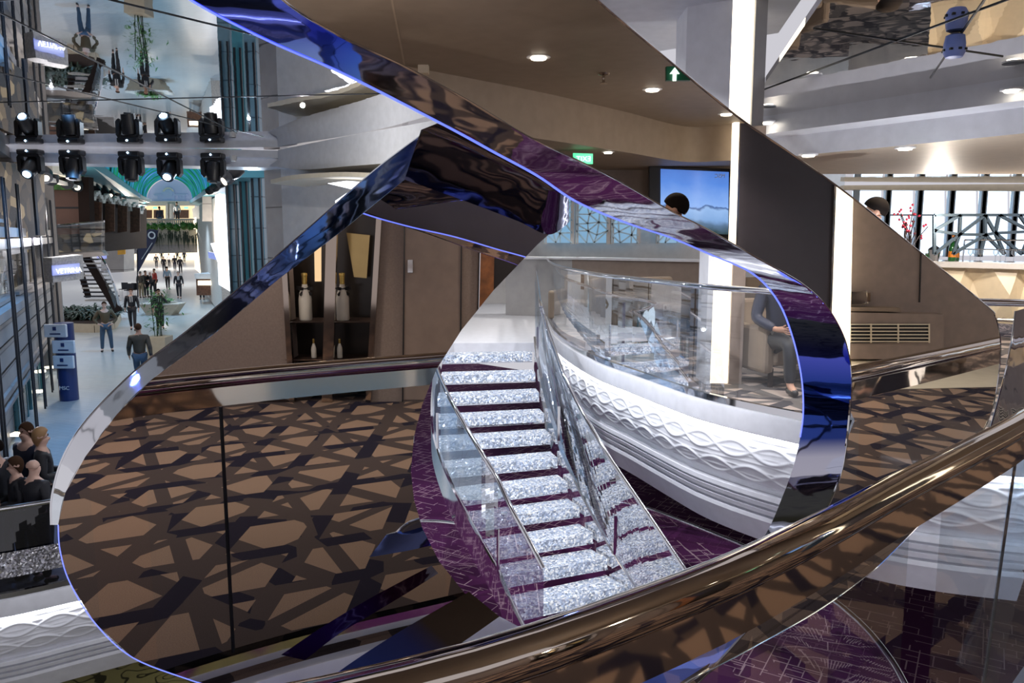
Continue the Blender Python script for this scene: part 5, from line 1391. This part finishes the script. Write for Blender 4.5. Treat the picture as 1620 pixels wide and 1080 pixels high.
# ceiling: main level, stepped fascia, lower level
step = [PZ(400,60,2.9), PZ(560,88,2.9), PZ(650,106,2.9), PZ(760,127,2.9), PZ(870,149,2.9), PZ(990,177,2.9), PZ(1085,200,2.9), PZ(1165,197,2.9), PZ(1300,196,2.9)]
sp_ = spline(step, 50)
ce = [V((-3.5,2.9,0)), V((-.6,1.9,0))]
pl_ = [V((p.x,p.y,2.9)) for p in sp_]
near_ = [V((9,10.2,2.9)), V((2.6,3.8,2.9)), V((1.2,2.5,2.9)), V((.2,1.6,2.9)), V((-1.2,.6,2.9)), V((-3.2,1.5,2.9))]
tag(MB().slab(pl_+near_, (0,0,.05)).build('ceiling', 'brown_ceiling', M=q_), kind='structure')
tag(MB().strip(sp_, [up(p, -.42) for p in sp_]).build('trim_6', 'tan_ceiling', M=q_, smooth=True), kind='structure')
lo_ = [up(p, -.42) for p in sp_]
tag(MB().strip(lo_, [V((p.x+.6, max(13.2, p.y+1), p.z)) for p in lo_]).build('ceiling', 'brown_ceiling', M=q_), kind='structure')
MBs = MB().bar(PZ(618,-10,2.897), PZ(640,104,2.897), .012, .004); tag(MBs.build('trim_7', 'tan_ceiling', M=q_), kind='structure')
for (x, y), lab in (((852,90),'bright downlight in the brown ceiling, nearest of three'), ((1032,141),'bright downlight in the brown ceiling, middle of three'), ((1149,180),'bright downlight in the brown ceiling, farthest of three')):
    downlight(PZ(x, y, 2.9), lab, None, q_, 60)
downlight(PZ(962,240,2.48), 'tiny downlight in the lowered ceiling beside the glowing exit sign', None, q_, 30, s=.045)
q = q_(PZ(955,116,2.9)); e = empty('sprinkler', q, 'small brass sprinkler head under the brown ceiling', 'sprinkler')
MB().lathe(q, [(.05,0),(.045,-.012),(.012,-.02),(.012,-.07),(.03,-.075),(.03,-.08)], 14).build('head', 'chrome_bronze', e, True); MB().bar(q+V((-.05,0,-.035)), q+V((.06,0,-.035)), .02).build('frame', 'chrome_bronze', e)
q = PZ(670,104,2.9); e = empty('ceiling_detector', q_(q), 'small cream detector box at the ceiling step', 'detector'); MB().box(q+V((-.04,-.04,-.06)), q+V((.04,.04,0))).build('housing', 'cream_paint', e, M=q_)
es = q_(P(1070,128,5.9)); e = empty('exit_sign', es, 'green sign with white arrow hanging from the brown ceiling', 'sign')
vw('sign_face', [(1054,105),(1092,104),(1092,127),(1054,127)], 5.9, 'sign_green', e, .04)
b = MB(); c = P(1067,117,5.88); b.slab([c+V((-.035,0,0)), c+V((0,0,.045)), c+V((.035,0,0))], (0,-.01,0)); b.slab([c+V((-.013,0,-.05)), c+V((-.013,0,0)), c+V((.013,0,0)), c+V((.013,0,-.05))], (0,-.01,0)); b.build('arrow', 'exit_mark', e, M=q_)
MB().bar(P(1073,105,5.94), V((P(1073,105,5.94).x,5.94,2.9)), .02).build('bracket', 'chrome', e, M=q_)
es = q_(P(922,256,8.3)); e = empty('exit_sign', es, 'brightly glowing green exit sign under the lowered ceiling', 'sign')
vw('sign_face', [(907,242),(938,243),(938,259),(907,258)], 8.3, 'exit_green', e, .05)
o_ = P(935,255,8.27); text('lettering', 'EXIT', .075, 'exit_mark', e, o_, (-1,0,0), (0,0,1), M=q_, depth=.002)
# pale stone floor strip along the side wall
ps = [V((PZ(1320,640,0).x, 7.9, .004)), V((9.5,8.6,.004)), V((9.5,10.2,.004)), V((3.2,10.2,.004))]
tag(MB().slab(ps, (0,0,-.003)).build('floor', 'cream_paint', M=q_), kind='structure')
p = P(1070, 330, 6.6); pe = q_(V((p.x,p.y,0))); person('person in blue-grey standing before the television, seen in the mirror', pe, 30, W('stand',0,'shirt_blue','jeans','hair_dark','skin'), 1.93)

# ================================================================ lamps of the place and added fill lights
world = bpy.data.worlds.new('World'); S.world = world; world.use_nodes = True
bg_ = world.node_tree.nodes['Background']; bg_.inputs[0].default_value = (.58,.57,.62,1); bg_.inputs[1].default_value = .75
def real_spots(pts, power, col, z, to=-3, ang=120, r=.06):
    for x, y in pts: spot('ceiling_lamp', (x, y, z), (x, y, z+to), power, col, ang, .7, r)
warm = (1,.89,.77); cool = (.75,.85,1)
real_spots([(2.0,-.5),(4.0,1.2),(1.2,-2.4),(3.2,-1.5),(5.5,3.2),(7.2,1.5),(7.0,4.2)], 52, warm, 2.45)
for q in ((2.6,.2,1.9),(1.0,-3.2,1.9),(6.2,2.2,1.5),(4.6,-1.6,1.9)): point('room_fill', q, 15, warm, .03)  # unfitted fill points, added to lift the dark brown ceiling
for q in ((-1.8,5.2),(-3.6,6.0)): pass
# lounge
real_spots([(.2,13.2),(1.6,12.4),(1.8,10.2),(1.2,16)], 120, (1,.95,.9), 2.7)
real_spots([(4.5,9),(3.6,7.8),(6.5,11.5)], 70, (1,.92,.84), 2.3)
# the well: lamps of the mirror ceiling
for x, y, pw_ in ((-1.2,8.2,300),(.5,7.4,240),(-3.6,9.5,160),(-.2,9.6,190)):
    spot('well_spot', (x, y, 3.28), (x+.2, y+.3, -2.5), pw_, (.92,.94,1), 110, .6, .03)
spot('stage_lamp_beam', (1.2,4.6,3.2), (.6,9.6,-1.2), 340, (.95,.96,1), 60, .7, .06)
# blue lamps washing the ribbons
spot('blue_wash', (-4.8,5.2,2.9), (-1.2,2.0,1.7), 30, (.10,.18,1), 70, .8, .12)
spot('blue_wash', (.3,4.8,3.1), (1.0,2.2,1.1), 20, (.10,.18,1), 70, .8, .12)
spot('blue_wash', (-2.4,3.8,-1.2), (-.2,1.6,.3), 20, (.08,.16,1), 80, .8, .12)
spot('well_spot', (3.0,3.9,2.4), (3.6,6.2,-.6), 120, (.85,.9,1), 80, .8, .03)  # white fill spot without a fixture, added to brighten the right deck edge
# promenade
for k, (px, py, pw_, c) in enumerate([(160,600,330,(1,.9,.8)),(240,560,380,(.25,.6,1)),(150,690,420,(.18,.5,1)),(80,740,300,(.2,.5,1)),(230,500,650,(.3,.65,1)),(290,480,500,(.6,.8,1)),(250,450,1100,(1,.92,.85)),(268,425,2600,(1,.88,.75)),(120,540,260,(1,.85,.7))]):
    p = PZ(px, py, ZP); spot('promenade_lamp', (p.x, p.y, 3.1), (p.x, p.y, ZP), pw_, c, 125, .8, .04)
for px, py, Y, pw_, c in ((120,340,22,160,warm),(100,380,20,120,(.9,.9,1)),(30,480,12,70,(.8,.85,1)),(20,600,11,60,(.8,.85,1)),(330,360,42,700,warm),(230,345,62,1600,warm),(268,312,66,70,(.4,.6,1)),(400,330,20,250,(.7,.85,1)),(480,200,12,160,(1,.97,.92)),(430,180,15,120,(1,.95,.9)),(170,360,29,110,warm)):
    p = P(px, py, Y); point('wall_fill', (p.x, p.y, p.z), pw_*.4, c, .03)  # fill points without fittings, added to light the promenade walls
point('lower_deck_lamp', (-4,10.5,-3.4), 140, (1,.9,.55), .15)
point('bar_lamp', (6.0,11.2,1.9), 60, warm, .03); point('bar_lamp', (7.6,10.8,1.9), 60, warm, .03)
point('lounge_fill', (3.4,6.6,1.3), 40, (.9,.93,1), .03)  # added fill light, hidden behind the mirror sheet, brightens the right soffit

cam = bpy.data.cameras.new('camera'); cam.lens = 36*F/1620; cam.sensor_width = 36; cam.clip_start = .02; cam.clip_end = 300
co = bpy.data.objects.new('camera', cam); COL.objects.link(co); co.location = CAM; co.rotation_euler = (PI/2-TH, 0, 0); S.camera = co
S.view_settings.view_transform = 'Standard'; S.view_settings.look = 'None'; S.view_settings.gamma = 1; S.view_settings.exposure = .48
S.view_settings.use_curve_mapping = False
S.cycles.max_bounces = 14; S.cycles.glossy_bounces = 8; S.cycles.transparent_max_bounces = 24; S.cycles.diffuse_bounces = 4
S.cycles.caustics_reflective = False; S.cycles.sample_clamp_indirect = 4; S.cycles.use_denoising = True
